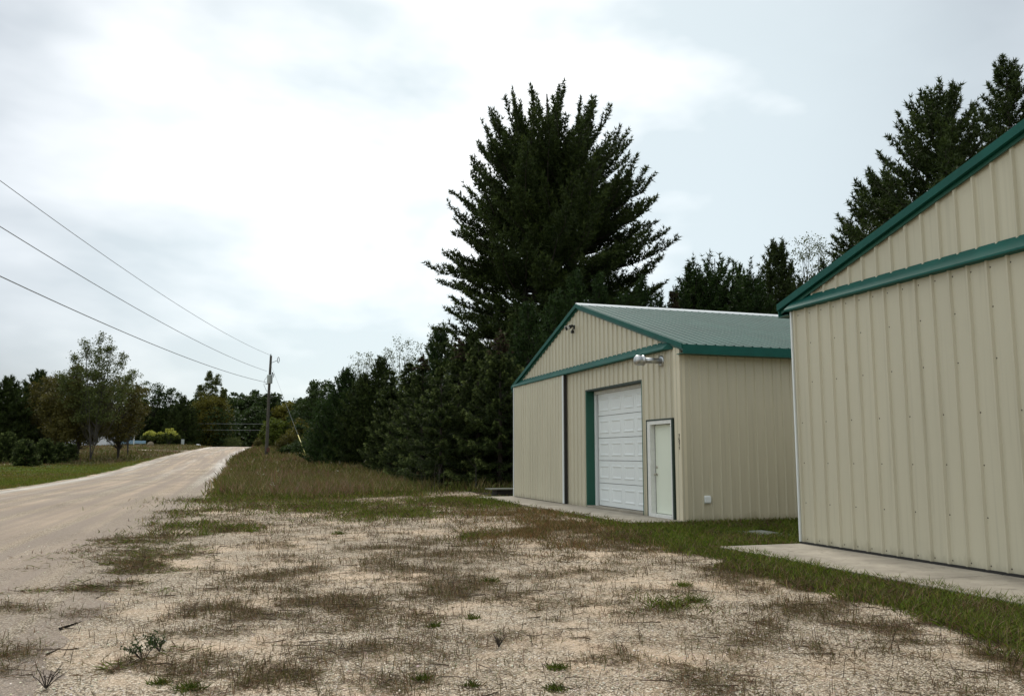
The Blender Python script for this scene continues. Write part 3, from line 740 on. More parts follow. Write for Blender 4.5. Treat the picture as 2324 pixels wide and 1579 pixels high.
# second shed
B2A, B2B = .34, 11.50
b2 = shed(8.47, B2A, B2B, 25.5, 5.43, .277, .26, 8.345, 'metal_shed', 'larger beige ribbed metal shed at right with full width sliding doors', .284, .229, [], gable_x=8.43)
for k, (ya, yb) in enumerate(((5.93, 11.44), (.40, 5.90))):
    W_ = (8.37, (ya + yb) / 2, 0)
    sl2 = empty('sliding_door', W_, None, None); sl2.parent = b2; sl2.location = (8.37 - 8.47, W_[1] - (B2A + B2B) / 2, 0)
    v, f = ribbed(lambda u, o, z: (8.375 - o, u, z), ya, yb, lambda u: .085, lambda u: 3.72, .2835, 11.079, rib=.032)
    local_build(MB().add(v, f), 'door_panel', M['siding'], sl2, W_)
    t = MB(); 
    if k == 0:
        t.box(8.345, 8.372, 11.43, 11.462, .08, 3.69)
    else: t.box(8.345, 8.372, .36, .40, .08, 3.69)
    local_build(t, 'edge_strip', M['white'], sl2, W_)
    t = MB(); t.box(8.372, 8.45, *((11.442, 11.475) if k == 0 else (.35, .395)), .08, 3.69)
    local_build(t, 'edge_return', M['beige_trim'], sl2, W_)
    t = MB(); t.box(8.345, 8.44, ya, yb, .045, .084)
    local_build(t, 'rubber_seal', M['gap'], sl2, W_)
    pts = []
    y = 11.29
    while y > .5:
        if ya < y < yb:
            for z in (3.61, .13): pts.append((8.374, y, z))
            if round((11.29 - y) / .2807) % 2 == 0: pts += [(8.374, y, z) for z in (1.29, 1.91, .68)]
            else: pts += [(8.374, y, z) for z in (3.14, 2.53)]
        y -= .2807
    screws(sl2, pts, .0105, M['screw'], W_)
t = MB(); t.box(8.44, 8.60, 11.49, 11.53, .04, 3.66); t.build('corner_trim', M['beige_trim'], b2)
t = MB(); x = 8.43
P = lambda y, c: [(x - .015, y - c, 3.90), (x - .17, y, 3.725), (x - .17, y, 3.70), (x, y, 3.69)]
t.add(P(11.50, .10) + P(.34, -.10), [(0, 1, 5, 4), (1, 2, 6, 5), (2, 3, 7, 6), (3, 2, 1, 0), (4, 5, 6, 7), (0, 4, 7, 3)])
t.build('track_cover', M['teal'], b2)

# concrete aprons (each joint a real gap)
def apron(name, segs, label, mat):
    b = MB()
    for (x0, x1_, y0, y1_) in segs: b.box(x0, x1_, y0, y1_, -.05, .055, .008)
    o = b.build(name, mat); tag(o, label, 'concrete slab', kind='structure'); return o
apron('concrete_apron', [(7.62, 8.93, 16.0, 19.5), (7.60, 8.93, 19.512, 23.4), (7.61, 8.93, 23.412, 27.6)], 'narrow concrete apron along the front of the shed with garage door', M['concrete'])
apron('concrete_apron', [(6.92, 8.46, 7.75, 11.43), (6.93, 8.46, 3.9, 7.735), (6.92, 8.46, 0.2, 3.885)], 'pale concrete apron along the sliding doors of the right shed', M['concrete'])
b = MB(); b.box(8.55, 9.3, 12.75, 13.9, -.03, .035, .006)
pv = b.build('concrete_pad', M['paver']); tag(pv, 'flat grey concrete pad sunk in the grass between the sheds', 'paver')
# low utility box beside first shed
ub = empty('utility_box', (8.85, 29.1, 0), 'low dark box with flat grey lid beside the left end of shed', 'utility box')
b = MB(); b.box(8.62, 9.35, 28.75, 29.35, 0, .22, .01); b.build('body', M['gap'], ub)
b = MB(); b.box(8.38, 9.40, 28.55, 29.45, .222, .262, .008); b.build('lid', M['lid'], ub)

# ------------------------------------------------------------------ utility pole, wires, guy
px_, py_, pz_ = at(604, 90)
P0 = Vector((px_, py_, pz_)); HP = 12.0 - pz_
up = empty('utility_pole', tuple(P0), 'weathered wooden utility pole with grey transformer right of the gravel road', 'utility pole')
def pole_parts(up, P0, full=True):
    b = MB(); z = P0.z; n = 10
    hs = np.linspace(-.3, HP, n); b.tube([(P0.x + .010 * h_ + .02 * math.sin(h_ * .7), P0.y, z + h_) for h_ in hs], [.185 - .06 * h_ / HP for h_ in hs], 14)
    b.build('pole', M['pole'], up, True)
    X_, Y_ = P0.x + .1, P0.y
    b = MB(); b.tube([(X_, Y_ - .1, z + HP), (X_, Y_ - .1, z + HP + .05), (X_, Y_ - .1, z + HP + .12), (X_, Y_ - .1, z + HP + .18)], [.05, .08, .05, .06], 8); b.build('insulator', M['tank'], up, True)
    if not full: return
    tz0 = 1.4 + (1034 - 868) * 88 / 1924
    b = MB(); c = (X_ - .02, Y_ - .42)
    b.tube([(c[0], c[1], tz0), (c[0], c[1], tz0 + .04), (c[0], c[1], tz0 + .80), (c[0], c[1], tz0 + .84), (c[0], c[1], tz0 + .9), (c[0], c[1], tz0 + .93)], [.22, .28, .28, .31, .31, .12], 18)
    tr = b.build('transformer', M['tank'], up, True)
    b = MB()
    b.tube([(c[0] + .264, c[1], tz0 + .6), (c[0] + .38, c[1], tz0 + .7), (c[0] + .396, c[1], tz0 + 1.05)], [.03, .03, .05], 8); b.build('bushing', M['gap'], up)
    b = MB(); b.tube([(c[0] + .22, c[1], tz0 + .92), (c[0] + .25, c[1], tz0 + 1.2)], [.05, .07], 8); b.build('bushing', M['gap'], up)
    b = MB(); b.tube([(c[0] - .28, c[1], tz0 + .75), (c[0] - .55, c[1], tz0 + .3), (c[0] - .58, c[1], tz0 - .15), (c[0] - .3, c[1] + .2, tz0 - .75), (X_ - .12, Y_ - .1, tz0 - .9)], .022, 6)
    b.build('drop_cable', M['wire'], up)
    b = MB(); b.tube([(X_ + .1, Y_, z + HP - .75), (X_ + .75, Y_, z + HP - .45)], .03, 6)
    b.tube([(X_ + .80 + .17 * math.cos(a) * .6, Y_, z + HP - .42 + .30 * math.sin(a)) for a in np.linspace(0, 2 * math.pi, 13)], .04, 6, False)
    b.build('arm_ring', M['wire'], up)
    b = MB(); zz = tz0 - 1.4; b.tube([(X_ + .1, Y_ - .1, zz + .15), (X_ + .45, Y_ - .1, zz), (X_ + .1, Y_ - .1, zz - .12)], .02, 6)
    b.build('bracket', M['wire'], up); b = MB()
    b.tube([(X_ - .1, Y_ - .15, z + HP - 3.1), (X_ - .45, Y_ - .15, z + HP - 3.0)], .05, 6); b.build('bracket', M['wire'], up)
    b = MB(); b.box(X_ - .08, X_ + .22, Y_ - .42, Y_ - .17, z + .55, z + 1.0, .01); b.build('meter_box', M['rust'], up)
    b = MB(); b.tube([(X_ - .14, Y_ - .14, z - .2), (X_ - .11, Y_ - .11, z + 4.5)], .035, 6); b.build('conduit', M['pole'], up)
pole_parts(up, P0)
P2 = Vector((-12.0, 20.0, 0.0))
up2 = empty('utility_pole', tuple(P2), 'wooden utility pole left of the road nearest the camera', 'utility pole'); pole_parts(up2, P2, False)
Q = Vector((-26.6, -50, 0))
wz = [(12.05, 11.62), (10.35, 9.98), (9.15, 8.14)]
for k, (za, zm) in enumerate(wz):
    # parabola in z through the pole (Y 90) and the point above Y 34.9
    tm = (90 - 34.9) / 70.; sag = 1.0 - .1 * k
    ze = (zm + 4 * sag * tm * (1 - tm) - za * (1 - tm)) / tm
    pts = []
    for t_s in np.linspace(0, 1, 25):
        p = P0.lerp(P2, t_s); pts.append((p.x + (.1 if k == 0 else -.25) * (1 - t_s), p.y, za * (1 - t_s) + ze * t_s - 4 * sag * t_s * (1 - t_s)))
    for t_s in np.linspace(.05, 1, 20):
        p = P2.lerp(Q, t_s); pts.append((p.x, p.y, ze - 4 * sag * t_s * (1 - t_s)))
    b = MB(); b.tube(pts, (.014, .018, .022)[k], 5, False)
    o = b.build('power_line', M['wire']); tag(o, ['top overhead wire running from the pole tip over the road', 'middle overhead wire running from the pole over the road', 'lowest and thickest overhead wire slung to the pole above its transformer'][k], 'power line', 'wires from the utility pole')
g1 = at(699, 80); A = Vector((px_ + .12, py_, 11.1)); B = Vector((g1[0], g1[1], g1[2] - .1))
gw = empty('guy_wire', tuple(B), 'thin guy wire with a faded yellow guard, slanting from pole to grass', 'guy wire')
b = MB(); b.tube([tuple(A), tuple(B)], .010, 5); b.build('cable', M['wire'], gw)
b = MB(); b.tube([tuple(B.lerp(A, .01)), tuple(B.lerp(A, .24))], .038, 8); b.build('guard', M['yellow'], gw, True)
for k, (za, lab) in enumerate(((962, 'upper pale wire crossing in front of the far treeline'), (976, 'lower pale wire crossing in front of the far treeline'))):
    pts = []
    for px in np.linspace(420, 760, 16):
        p = at(px, 185); pts.append((p[0], p[1], 1.4 + (1034 - za) * 185 / 1924 + .4 * ((px - 590) / 170) ** 2 * .3 - .05))
    b = MB(); b.tube(pts, .026, 5); o = b.build('power_line', M['wire']); tag(o, lab, 'power line', 'wires crossing before the far treeline')

# ------------------------------------------------------------------ foliage building blocks
def nrm(a): return a / np.maximum(np.linalg.norm(a, axis=-1, keepdims=True), 1e-9)
def needles(P, D, L_, W_, tint, g):
    """triangles from points P along D"""
    n = len(P); side = nrm(np.cross(D, g.normal(size=(n, 3)))) * (np.asarray(W_) * .5).reshape(-1, 1)
    tip = P + D * np.asarray(L_).reshape(-1, 1)
    V = np.stack([P - side, P + side, tip], 1).reshape(-1, 3)
    return V, np.repeat(tint, 3)
def leaves(P, size, tint, g, up=.3):
    n = len(P); nn = nrm(g.normal(size=(n, 3)) + [0, 0, up]); a = nrm(np.cross(nn, g.normal(size=(n, 3)))); b = np.cross(nn, a)
    s = np.asarray(size).reshape(-1, 1)
    V = np.stack([P - a * s * .5, P + b * s * .32, P + a * s * .6, P - b * s * .32], 1).reshape(-1, 3)
    return V, np.repeat(tint, 4)
def tri_obj(name, VT, mat, parent, k=3):
    V = np.concatenate([v for v, t in VT]); T = np.concatenate([t for v, t in VT])
    return mesh_obj(name, V, np.arange(len(V), dtype=np.int32).reshape(-1, k), mat, parent, attrs={'tint': (np.clip(T, 0, 1), 'FLOAT')})
def poly_tube(b, P, r0, r1, n=4): b.tube([tuple(p) for p in P], list(np.linspace(r0, r1, len(P))), n, False)

def pine(parent, h, rfun, g, mat, nl=110, z0=.22, tuft=.24, tw=.05, per=7, leaders=((0, 0),), upl=0.2, upt=1.15, dens=1., bark='bark', trunk_r=None):
    """white pine: curved-up limbs carrying plumes of needle tufts; coordinates local to parent"""
    wood = MB(); trunk_r = trunk_r or h * .014
    lead = []
    for (lx, ly) in leaders:
        p = []
        for t_ in np.linspace(0, 1, 9):
            s_ = ss(.1, .5, t_)
            p.append((lx * s_ + g.normal() * .02 * h * .1, ly * s_, h * t_ * (1 if (lx, ly) == leaders[0] else .9)))
        lead.append(np.array(p)); poly_tube(wood, p, trunk_r, trunk_r * .12, 7)
    TP, TD, TT = [], [], []
    ga = 2.39996
    for i in range(nl):
        t_ = z0 + (1 - z0) * ((i + g.random() * .8) / nl) ** .92
        az = i * ga + g.normal() * .25
        ln = lead[i % len(lead)]
        zz = t_ * h; base = np.array([np.interp(zz, ln[:, 2], ln[:, 0]), np.interp(zz, ln[:, 2], ln[:, 1]), min(zz, ln[-1, 2])])
        dirh = np.array([math.cos(az), math.sin(az), 0])
        # the limb ends on the crown outline at its own height and starts lower on the stem
        el = upl + (upt - upl) * t_ ** 2.2 + g.normal() * .08
        r_ = rfun(t_, az) * (.74 + .30 * g.random()) + .12
        reach = max(r_ - base[:2] @ dirh[:2] * .9, .2)
        rise = min(reach * math.tan(el), h * .16)
        start = base - np.array([0, 0, min(rise, base[2] * .8)])
        if len(leaders) > 1 or True:
            start[0] = np.interp(start[2], ln[:, 2], ln[:, 0]); start[1] = np.interp(start[2], ln[:, 2], ln[:, 1])
        end = np.array([base[0], base[1], zz]) + dirh * reach
        s__ = np.linspace(0, 1, 10)[:, None]; K = 9
        pts = start + (end - start) * s__ ** np.array([[1, 1, 1.9]]) + g.normal(size=(10, 3)) * .012 * reach * (s__ > 0)
        pts += np.array([0, 0, -1.]) * (.10 * reach * np.sin(s__ * math.pi) * (t_ < .5))
        Ln = float(np.linalg.norm(end - start))
        pts = np.array(pts); poly_tube(wood, pts, max(.012, Ln * .012), .006, 4)
        bt = g.random()
        nb = int((6 + Ln * 3.4) * dens)
        for j in range(nb):
            s_ = .28 + .72 * (j + g.random()) / nb; q = s_ * K; k = min(int(q), K - 1); p = pts[k] + (pts[k + 1] - pts[k]) * (q - k)
            d = nrm(pts[k + 1] - pts[k]); sd_ = np.cross(d, [0, 0, 1]); sg = 1 if j % 2 else -1
            bl = (.30 + .30 * Ln * (1.05 - s_) ** .8 * .8) * (.6 + .7 * g.random()); bl = min(bl, 1.6)
            dd = nrm(d * (.8 if s_ < .9 else 1.3) + sd_ * sg * (.9 if s_ < .95 else .2) + np.array([0, 0, (.05 + .35 * g.random()) + .5 * t_ ** 2]))
            m = max(2, int(bl / .15)); q_ = (np.arange(m) + .6)[:, None] / m * bl
            cur = p + dd * q_ + np.array([0, 0, .35]) * (q_ ** 2) * .5 + g.normal(size=(m, 3)) * .03
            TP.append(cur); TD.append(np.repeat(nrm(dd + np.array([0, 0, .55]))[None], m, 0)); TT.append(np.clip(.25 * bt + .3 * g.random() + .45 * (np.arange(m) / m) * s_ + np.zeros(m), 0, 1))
    P_ = np.concatenate(TP); D_ = np.concatenate(TD); T_ = np.concatenate(TT); n = len(P_)
    P_ = np.repeat(P_, per, 0); D_ = np.repeat(D_, per, 0); T_ = np.repeat(T_, per)
    D2 = nrm(D_ * .75 + g.normal(size=P_.shape) * .55)
    V = needles(P_, D2, tuft * (.7 + .6 * g.random(len(P_))), tw, T_ + g.normal(size=len(P_)) * .10, g)
    wood.build('trunk', M[bark], parent, False, local=True)
    tri_obj('crown', [V], mat, parent)
    return parent

def spruce(parent, h, r0, g, mat, whorl=.30, nb=8, z0=.02, tw=.05, nl=.13, cone=0, taper=.85, droop=.25, per=3):
    wood = MB(); wood.tube([(0, 0, 0), (0, 0, h * .5), (0, 0, h)], [h * .018, h * .01, .012], 7)
    TP, TD, TT = [], [], []; z = z0 * h + .1; i = 0
    while z < h * .985:
        t_ = z / h; R_ = r0 * (1 - t_) ** taper + .06
        if t_ < .12: R_ *= .8 + 1.6 * t_
        for k in range(nb if t_ < .8 else 5):
            az = i * .7 + k * 2 * math.pi / nb + g.normal() * .18
            Ln = R_ * (.72 + .42 * g.random()); e0 = -.15 + .75 * t_ + g.normal() * .07
            dh = np.array([math.cos(az), math.sin(az), 0]); sd_ = np.array([-dh[1], dh[0], 0])
            K = 6; s = np.linspace(0, 1, K + 1)
            pts = np.array([0, 0, z + g.normal() * .05]) + dh * (s * Ln)[:, None] + np.array([0, 0, 1]) * (Ln * (s * math.tan(e0) - droop * (s - s ** 2) * 1.4 + .10 * s ** 3))[:, None]
            if Ln > .5: poly_tube(wood, pts[::2], max(.008, Ln * .012), .004, 3)
            bt = g.random() * .3; m = max(4, int(Ln / .085))
            s2 = (.12 + .88 * (np.arange(m) + g.random(m)) / m); idx = s2 * K
            p = np.stack([np.interp(idx, range(K + 1), pts[:, c]) for c in range(3)], 1)
            tl = (Ln * .26 * (1.02 - s2) ** .7 + .06) * (.7 + .6 * g.random(m))
            for sg in (-1, 1, 0):
                if sg == 0: dd = nrm(dh + np.array([0, 0, .1]) + g.normal(size=(m, 3)) * .12); tl2 = np.full(m, .08)
                else: dd = nrm(dh * .75 + sd_ * sg * .8 + np.array([0, 0, -.10]) + g.normal(size=(m, 3)) * .15); tl2 = tl
                nq = 4 if sg else 1
                for q in range(nq):
                    f_ = (q + .5) / nq
                    TP.append(p + dd * (tl2 * f_)[:, None] - np.array([0, 0, .22]) * (tl2 * f_ ** 2)[:, None])
                    TD.append(dd); TT.append(.05 + bt + .75 * s2 ** 2.2 * (.4 + .6 * f_))
        z += whorl * (.75 + .5 * g.random()) * (1 if t_ < .7 else .7); i += 1
    # leader
    zz = np.linspace(h * .93, h * 1.0, 10); TP.append(np.stack([zz * 0, zz * 0, zz], 1)); TD.append(np.tile([0, 0, 1.], (10, 1))); TT.append(np.full(10, .5))
    P_ = np.concatenate(TP); D_ = np.concatenate(TD); T_ = np.concatenate(TT)
    P_ = np.repeat(P_, per, 0); D_ = np.repeat(D_, per, 0); T_ = np.repeat(T_, per)
    D2 = nrm(D_ + g.normal(size=P_.shape) * .45); top = P_[:, 2] > h * (1 - cone) if cone else np.zeros(len(P_), bool)
    T2 = T_ + g.normal(size=len(T_)) * .12; Lh = nl * (.7 + .6 * g.random(len(P_)))
    wood.build('trunk', M['bark'], parent, False, local=True)
    cm = ~(top & (g.random(len(P_)) < .55))
    tri_obj('crown', [needles(P_[cm], D2[cm], Lh[cm], tw, T2[cm], g)], mat, parent)
    if cone: tri_obj('cones', [needles(P_[~cm], nrm(D2[~cm] - [0, 0, 1.2]), Lh[~cm] * 1.1, tw * 1.3, T2[~cm], g)], F_CONE, parent)
    return parent

def broadleaf(parent, h, rx, g, mat, z0=.15, leaf=.22, nclump=70, perclump=130, cr=.16, stems=1, bark='bark', shape=1., hollow=.35, spread=.12, low=0., thin=1., lobes=None):
    """deciduous tree: stems, limbs to each leaf clump, clumps of separate leaves"""
    wood = MB(); VT = []; zc = h * (z0 + 1) / 2; rz = h * (1 - z0) / 2
    st = []
    for s in range(stems):
        a = 2 * math.pi * s / stems + g.random(); lean = spread * h * (stems > 1) * (.4 + .8 * g.random())
        top = np.array([math.cos(a) * lean, math.sin(a) * lean, h * (.82 + .1 * g.random())])
        P_ = np.array([[0, 0, 0], top * [.15, .15, .2], top * [.45, .45, .5], top * [.8, .8, .8], top]) + g.normal(size=(5, 3)) * .01 * h * np.array([[0], [1], [1], [1], [1]])
        st.append(P_); poly_tube(wood, P_, h * .017 * thin / math.sqrt(stems), h * .003 * thin, 6)
    for i in range(nclump):
        u = g.random(); ph = math.acos(1 - 2 * ((i + .5) / nclump)); az = i * 2.39996 + g.normal() * .3
        rr = hollow + (1 - hollow) * g.random() ** .5
        sx_ = math.sin(ph) ** (1 / shape)
        c = np.array([math.cos(az) * sx_ * rx * rr, math.sin(az) * sx_ * rx * rr, zc + math.cos(ph) * rz * (.55 + .45 * rr)]) + g.normal(size=3) * h * .025
        if lobes:
            lx, ly, lh, lr = lobes[i % len(lobes)]; tt = g.random() ** .8; wv = math.sin(math.pi * min(1, .12 + .88 * tt) ** .8) * .9 + .1
            rr2 = lr * wv * math.sqrt(g.random()); a2 = g.random() * 6.283
            c = np.array([lx * (.45 + .55 * tt) + math.cos(a2) * rr2, ly * (.45 + .55 * tt) + math.sin(a2) * rr2, h * z0 + (lh * h - h * z0) * tt])
        c[2] = max(c[2], h * low + .3)
        P_ = st[i % stems]; zb_ = max(h * .12, c[2] - h * .18 - np.linalg.norm(c[:2]) * .5); b0 = np.array([np.interp(zb_, P_[:, 2], P_[:, k]) for k in range(3)])
        md = (b0 + c) / 2 + np.array([0, 0, -.04 * h])
        if i % (5 if lobes else 2) == 0 or (stems > 1 and not lobes): poly_tube(wood, [b0, md, c], h * .0045 * thin, h * .0012 * thin, 3)
        r_ = cr * rx * 1.6 * (.6 + .8 * g.random()); m = int(perclump * (.5 + g.random()))
        q = g.normal(size=(m, 3)); q = nrm(q) * (g.random((m, 1)) ** .45) * [r_, r_, r_ * .75] * (.75 + .5 * g.random((m, 1)))
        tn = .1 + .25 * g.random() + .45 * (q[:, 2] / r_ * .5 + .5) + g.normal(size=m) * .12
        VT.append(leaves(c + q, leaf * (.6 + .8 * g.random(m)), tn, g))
    wood.build('trunk', M[bark], parent, False, local=True)
    tri_obj('crown', VT, mat, parent, 4)
    return parent

def T(name, px, dist, label, cat, group=None, rz=0, py=1034):
    p = at(px, dist, py); return empty(name, (p[0], p[1], p[2] - .05), label, cat, group, rz), p

# ------------------------------------------------------------------ the big white pine
G = np.random.default_rng
right = np.array([math.cos(YAW), -math.sin(YAW)])
def big_r(t_, az):
    side = math.cos(az) * right[0] + math.sin(az) * right[1]
    ts = [0, .1, .22, .30, .42, .50, .58, .66, .75, .84, .91, .97, 1]
    rl = np.interp(t_, ts, [3, 4.5, 6.4, 6.9, 7.2, 6.9, 6.2, 5.6, 5.1, 4.6, 3.9, 2.5, .8])
    rr = np.interp(t_, ts, [3, 3.8, 5.4, 6.8, 7.4, 7.2, 7.0, 7.0, 6.5, 5.7, 4.8, 3.1, .9])
    return rl * (.5 - .5 * side) + rr * (.5 + .5 * side)
e, p = T('white_pine', 1243, 50, 'huge dark white pine rising behind the shed with the garage door', 'pine tree', 'pines', py=300)
hb = height_at(212, 50, p[2])
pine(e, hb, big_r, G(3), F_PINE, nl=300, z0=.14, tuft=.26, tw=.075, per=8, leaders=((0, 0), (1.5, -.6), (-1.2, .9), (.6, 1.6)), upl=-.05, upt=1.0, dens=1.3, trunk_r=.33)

# pines behind the right shed
def env(ws):
    ts = np.linspace(0, 1, len(ws))
    return lambda t_, az: float(np.interp(t_, ts, ws))
for i, (px, dist, top, ws, lab, sd_, nl) in enumerate((
    (2125, 36, 200, [3.5, 4.8, 5.0, 4.8, 4.0, 2.7, .6], 'tall dense white pine directly behind the right shed roof', 11, 200),
    (2282, 40, 142, [3.2, 3.6, 3.6, 3.2, 2.6, 1.8, .3], 'tallest pine at the right edge, cut by the frame', 12, 170),
    (1985, 40, 400, [4.2, 5.0, 4.8, 4.1, 3.2, 2.0, .5], 'lower dark pine whose limbs reach out left of the right shed roof', 13, 150))):
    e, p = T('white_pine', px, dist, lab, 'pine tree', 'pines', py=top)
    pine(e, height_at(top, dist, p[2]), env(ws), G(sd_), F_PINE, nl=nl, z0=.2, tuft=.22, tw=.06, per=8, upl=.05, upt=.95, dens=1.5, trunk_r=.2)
e, p = T('white_pine', 1636, 50, 'broad rounded green pine between the two sheds, behind the ridge', 'pine tree', 'pines')
pine(e, height_at(585, 50, p[2]), env([3, 3.6, 4, 3.8, 3.3, 2.4, .8]), G(21), F_BLUE, nl=210, z0=.3, tuft=.26, tw=.07, per=6, upl=.1, upt=1.1, leaders=((0, 0), (1.5, 0), (-1.3, .5)))
e, p = T('white_pine', 1782, 50, 'pointed pine with open top, left of the right shed roof', 'pine tree', 'pines')
pine(e, height_at(549, 50, p[2]), env([2, 2.4, 2.6, 2.4, 2.0, 1.2, .2]), G(22), F_PINE, nl=150, z0=.3, tuft=.26, tw=.07, per=6, upl=.2, upt=1.2)
for px, dist, top, lab, sd_ in ((1715, 46, 625, 'short bushy pine between the rounded and pointed pines', 23), (1585, 54, 628, 'small round topped pine at left edge of the group behind the ridge', 24), (1838, 48, 632, 'low pine tip showing beside the right shed eave', 25)):
    e, p = T('white_pine', px, dist, lab, 'pine tree', 'pines')
    pine(e, height_at(top, dist, p[2]), env([2.2, 2.6, 2.6, 2.4, 2.0, 1.3, .4]), G(sd_), F_BLUE if sd_ != 25 else F_PINE, nl=130, z0=.3, tuft=.25, tw=.07, per=6, upl=.2, upt=1.15)
# young pines behind the first roof
for px, dist, top, wd, lab, sd_ in ((1262, 37, 668, 1.5, 'young green pine just left of the first shed peak', 31), (1310, 40, 618, 1.3, 'young pine tip rising above the first shed peak', 32), (1362, 42, 622, 1.3, 'young pine with upright shoots right of the shed peak', 33),
                                (1418, 41, 668, 1.3, 'lowest of the young pine tips above the first shed ridge', 34), (1462, 42, 630, 1.3, 'young pine below the right side of the big white pine', 35), (1200, 39, 690, 1.7, 'young green pine over the left slope of the first shed', 36), (1500, 42, 672, 1.0, 'thin young pine tip farthest right along first ridge', 37)):
    e, p = T('young_pine', px, dist, lab, 'pine tree', 'young pines')
    pine(e, height_at(top, dist, p[2]), env([wd * 1.1, wd * 1.3, wd * 1.2, wd, wd * .75, wd * .4, .08]), G(sd_), F_BLUE, nl=90, z0=.12, tuft=.2, tw=.055, per=6, upl=.35, upt=1.25)
e, p = T('spruce', 1537, 46, 'small reddish topped spruce right of the big pine, behind ridge', 'spruce tree', 'spruces')
spruce(e, height_at(648, 46, p[2]), 1.6, G(38), F_SPRUCE, cone=.25)

# sparse deciduous trees showing against the sky
for px, dist, top, rx, lab, sd_, dn in ((1868, 52, 528, 1.9, 'sparse pale leaved tree beside the right shed roof edge', 41, 26), (822, 72, 795, 1.6, 'wispy half bare tree above the evergreens left of shed', 42, 12), (912, 66, 768, 1.8, 'pale twiggy treetop above the spruce row', 43, 14), (1002, 64, 732, 1.2, 'faint bare treetop just left of the big pine', 44, 12)):
    e, p = T('sparse_tree', px, dist, lab, 'tree', 'sparse trees')
    broadleaf(e, height_at(top, dist, p[2]), rx, G(sd_), F_SPARSE, z0=.5, leaf=.11, nclump=90, perclump=dn * 2, cr=.18, stems=3, bark='pale_bark', spread=.06, hollow=.2, thin=.45)

# ------------------------------------------------------------------ evergreen row left of the first shed
row = [  # px, dist, top, radius, kind, label
    (1135, 36, 742, 2.1, 's', 'tall brown topped spruce closest to the shed wall', .16),
    (1085, 38, 770, 2.0, 's', 'dark spruce second from the shed wall', 0),
    (1040, 40, 765, 1.9, 's', 'spruce with a reddish pointed top in the evergreen row', .15),
    (1000, 37, 832, 2.1, 's', 'front spruce with pale tipped tiered branches', 0),
    (957, 43, 800, 1.9, 's', 'slender spruce with reddish tip left of the tiered one', .12),
    (925, 48, 818, 2.0, 's', 'spruce in the middle of the evergreen row', 0),
    (884, 52, 835, 1.9, 's', 'olive tinted spruce behind the thin stems', 0),
    (1170, 41, 700, 2.2, 's', 'tall spruce half hidden behind the shed corner', 0),
]
for k, (px, dist, top, r_, kd, lab, cn) in enumerate(row):
    e, p = T('spruce', px, dist, lab, 'spruce tree', 'spruces')
    spruce(e, height_at(top, dist, p[2]), r_ * 1.12, G(50 + k), F_SPRUCE, cone=cn, whorl=.44, nb=8, taper=.95, nl=.12, tw=.042, per=5)
for px, dist, top, wd, lab, sd_, mt in ((996, 56, 742, 2.4, 'green pine standing behind the spruce row, left of big pine', 61, F_BLUE), (1070, 56, 760, 2.4, 'dark pine filling the gap under the big white pine', 62, F_PINE),
        (782, 62, 838, 2.4, 'bluish young pine with tall leaders at left end of row', 63, F_BLUE), (752, 64, 900, 1.7, 'shorter bluish pine at the very left end of row', 64, F_BLUE), (862, 60, 812, 2.0, 'olive pine between the bluish pines and the spruces', 65, F_PINE), (822, 60, 850, 2.0, 'dark pine right of the bluish young pine', 66, F_PINE), (1160, 54, 715, 2.4, 'dark pine behind the spruces under lowest big pine limbs', 67, F_PINE),
        (940, 66, 850, 2.0, 'dark pine behind the middle spruces', 68, F_PINE)):
    e, p = T('young_pine', px, dist, lab, 'pine tree', 'young pines')
    pine(e, height_at(top, dist, p[2]), env([wd * 1.2, wd * 1.25, wd * 1.15, wd, wd * .8, wd * .45, .1]), G(sd_), mt, nl=130, z0=.05, tuft=.22, tw=.07, per=6, upl=.2, upt=1.3)
# dense young growth behind that closes the row (a thicket)
th = np.random.default_rng(77); tp = []
for px, dist, hh in [(760 + i * 17.5, 66 - i * .75, 3.2 + th.random() * 1.4) for i in range(26)] + [(1210 + i * 25, 46, 4.6) for i in range(26)]:
    a = at(px, dist); c = np.array([a[0], a[1], a[2]])
    q = th.normal(size=(1500, 3)) * [.9, .9, 0]; zz = th.random(1500) ** 1.1 * hh; tp.append(c + q * (1 - .5 * (zz / hh))[:, None] + np.stack([zz * 0, zz * 0, zz], 1))
tp = np.concatenate(tp)
o = tri_obj('undergrowth', [leaves(tp, .17 * (.6 + .8 * th.random(len(tp))), th.random(len(tp)) * .5, th)], F_PINE, None, 4)
tag(o, 'dark tangle of undergrowth behind the evergreen row and sheds', 'undergrowth', kind='stuff')

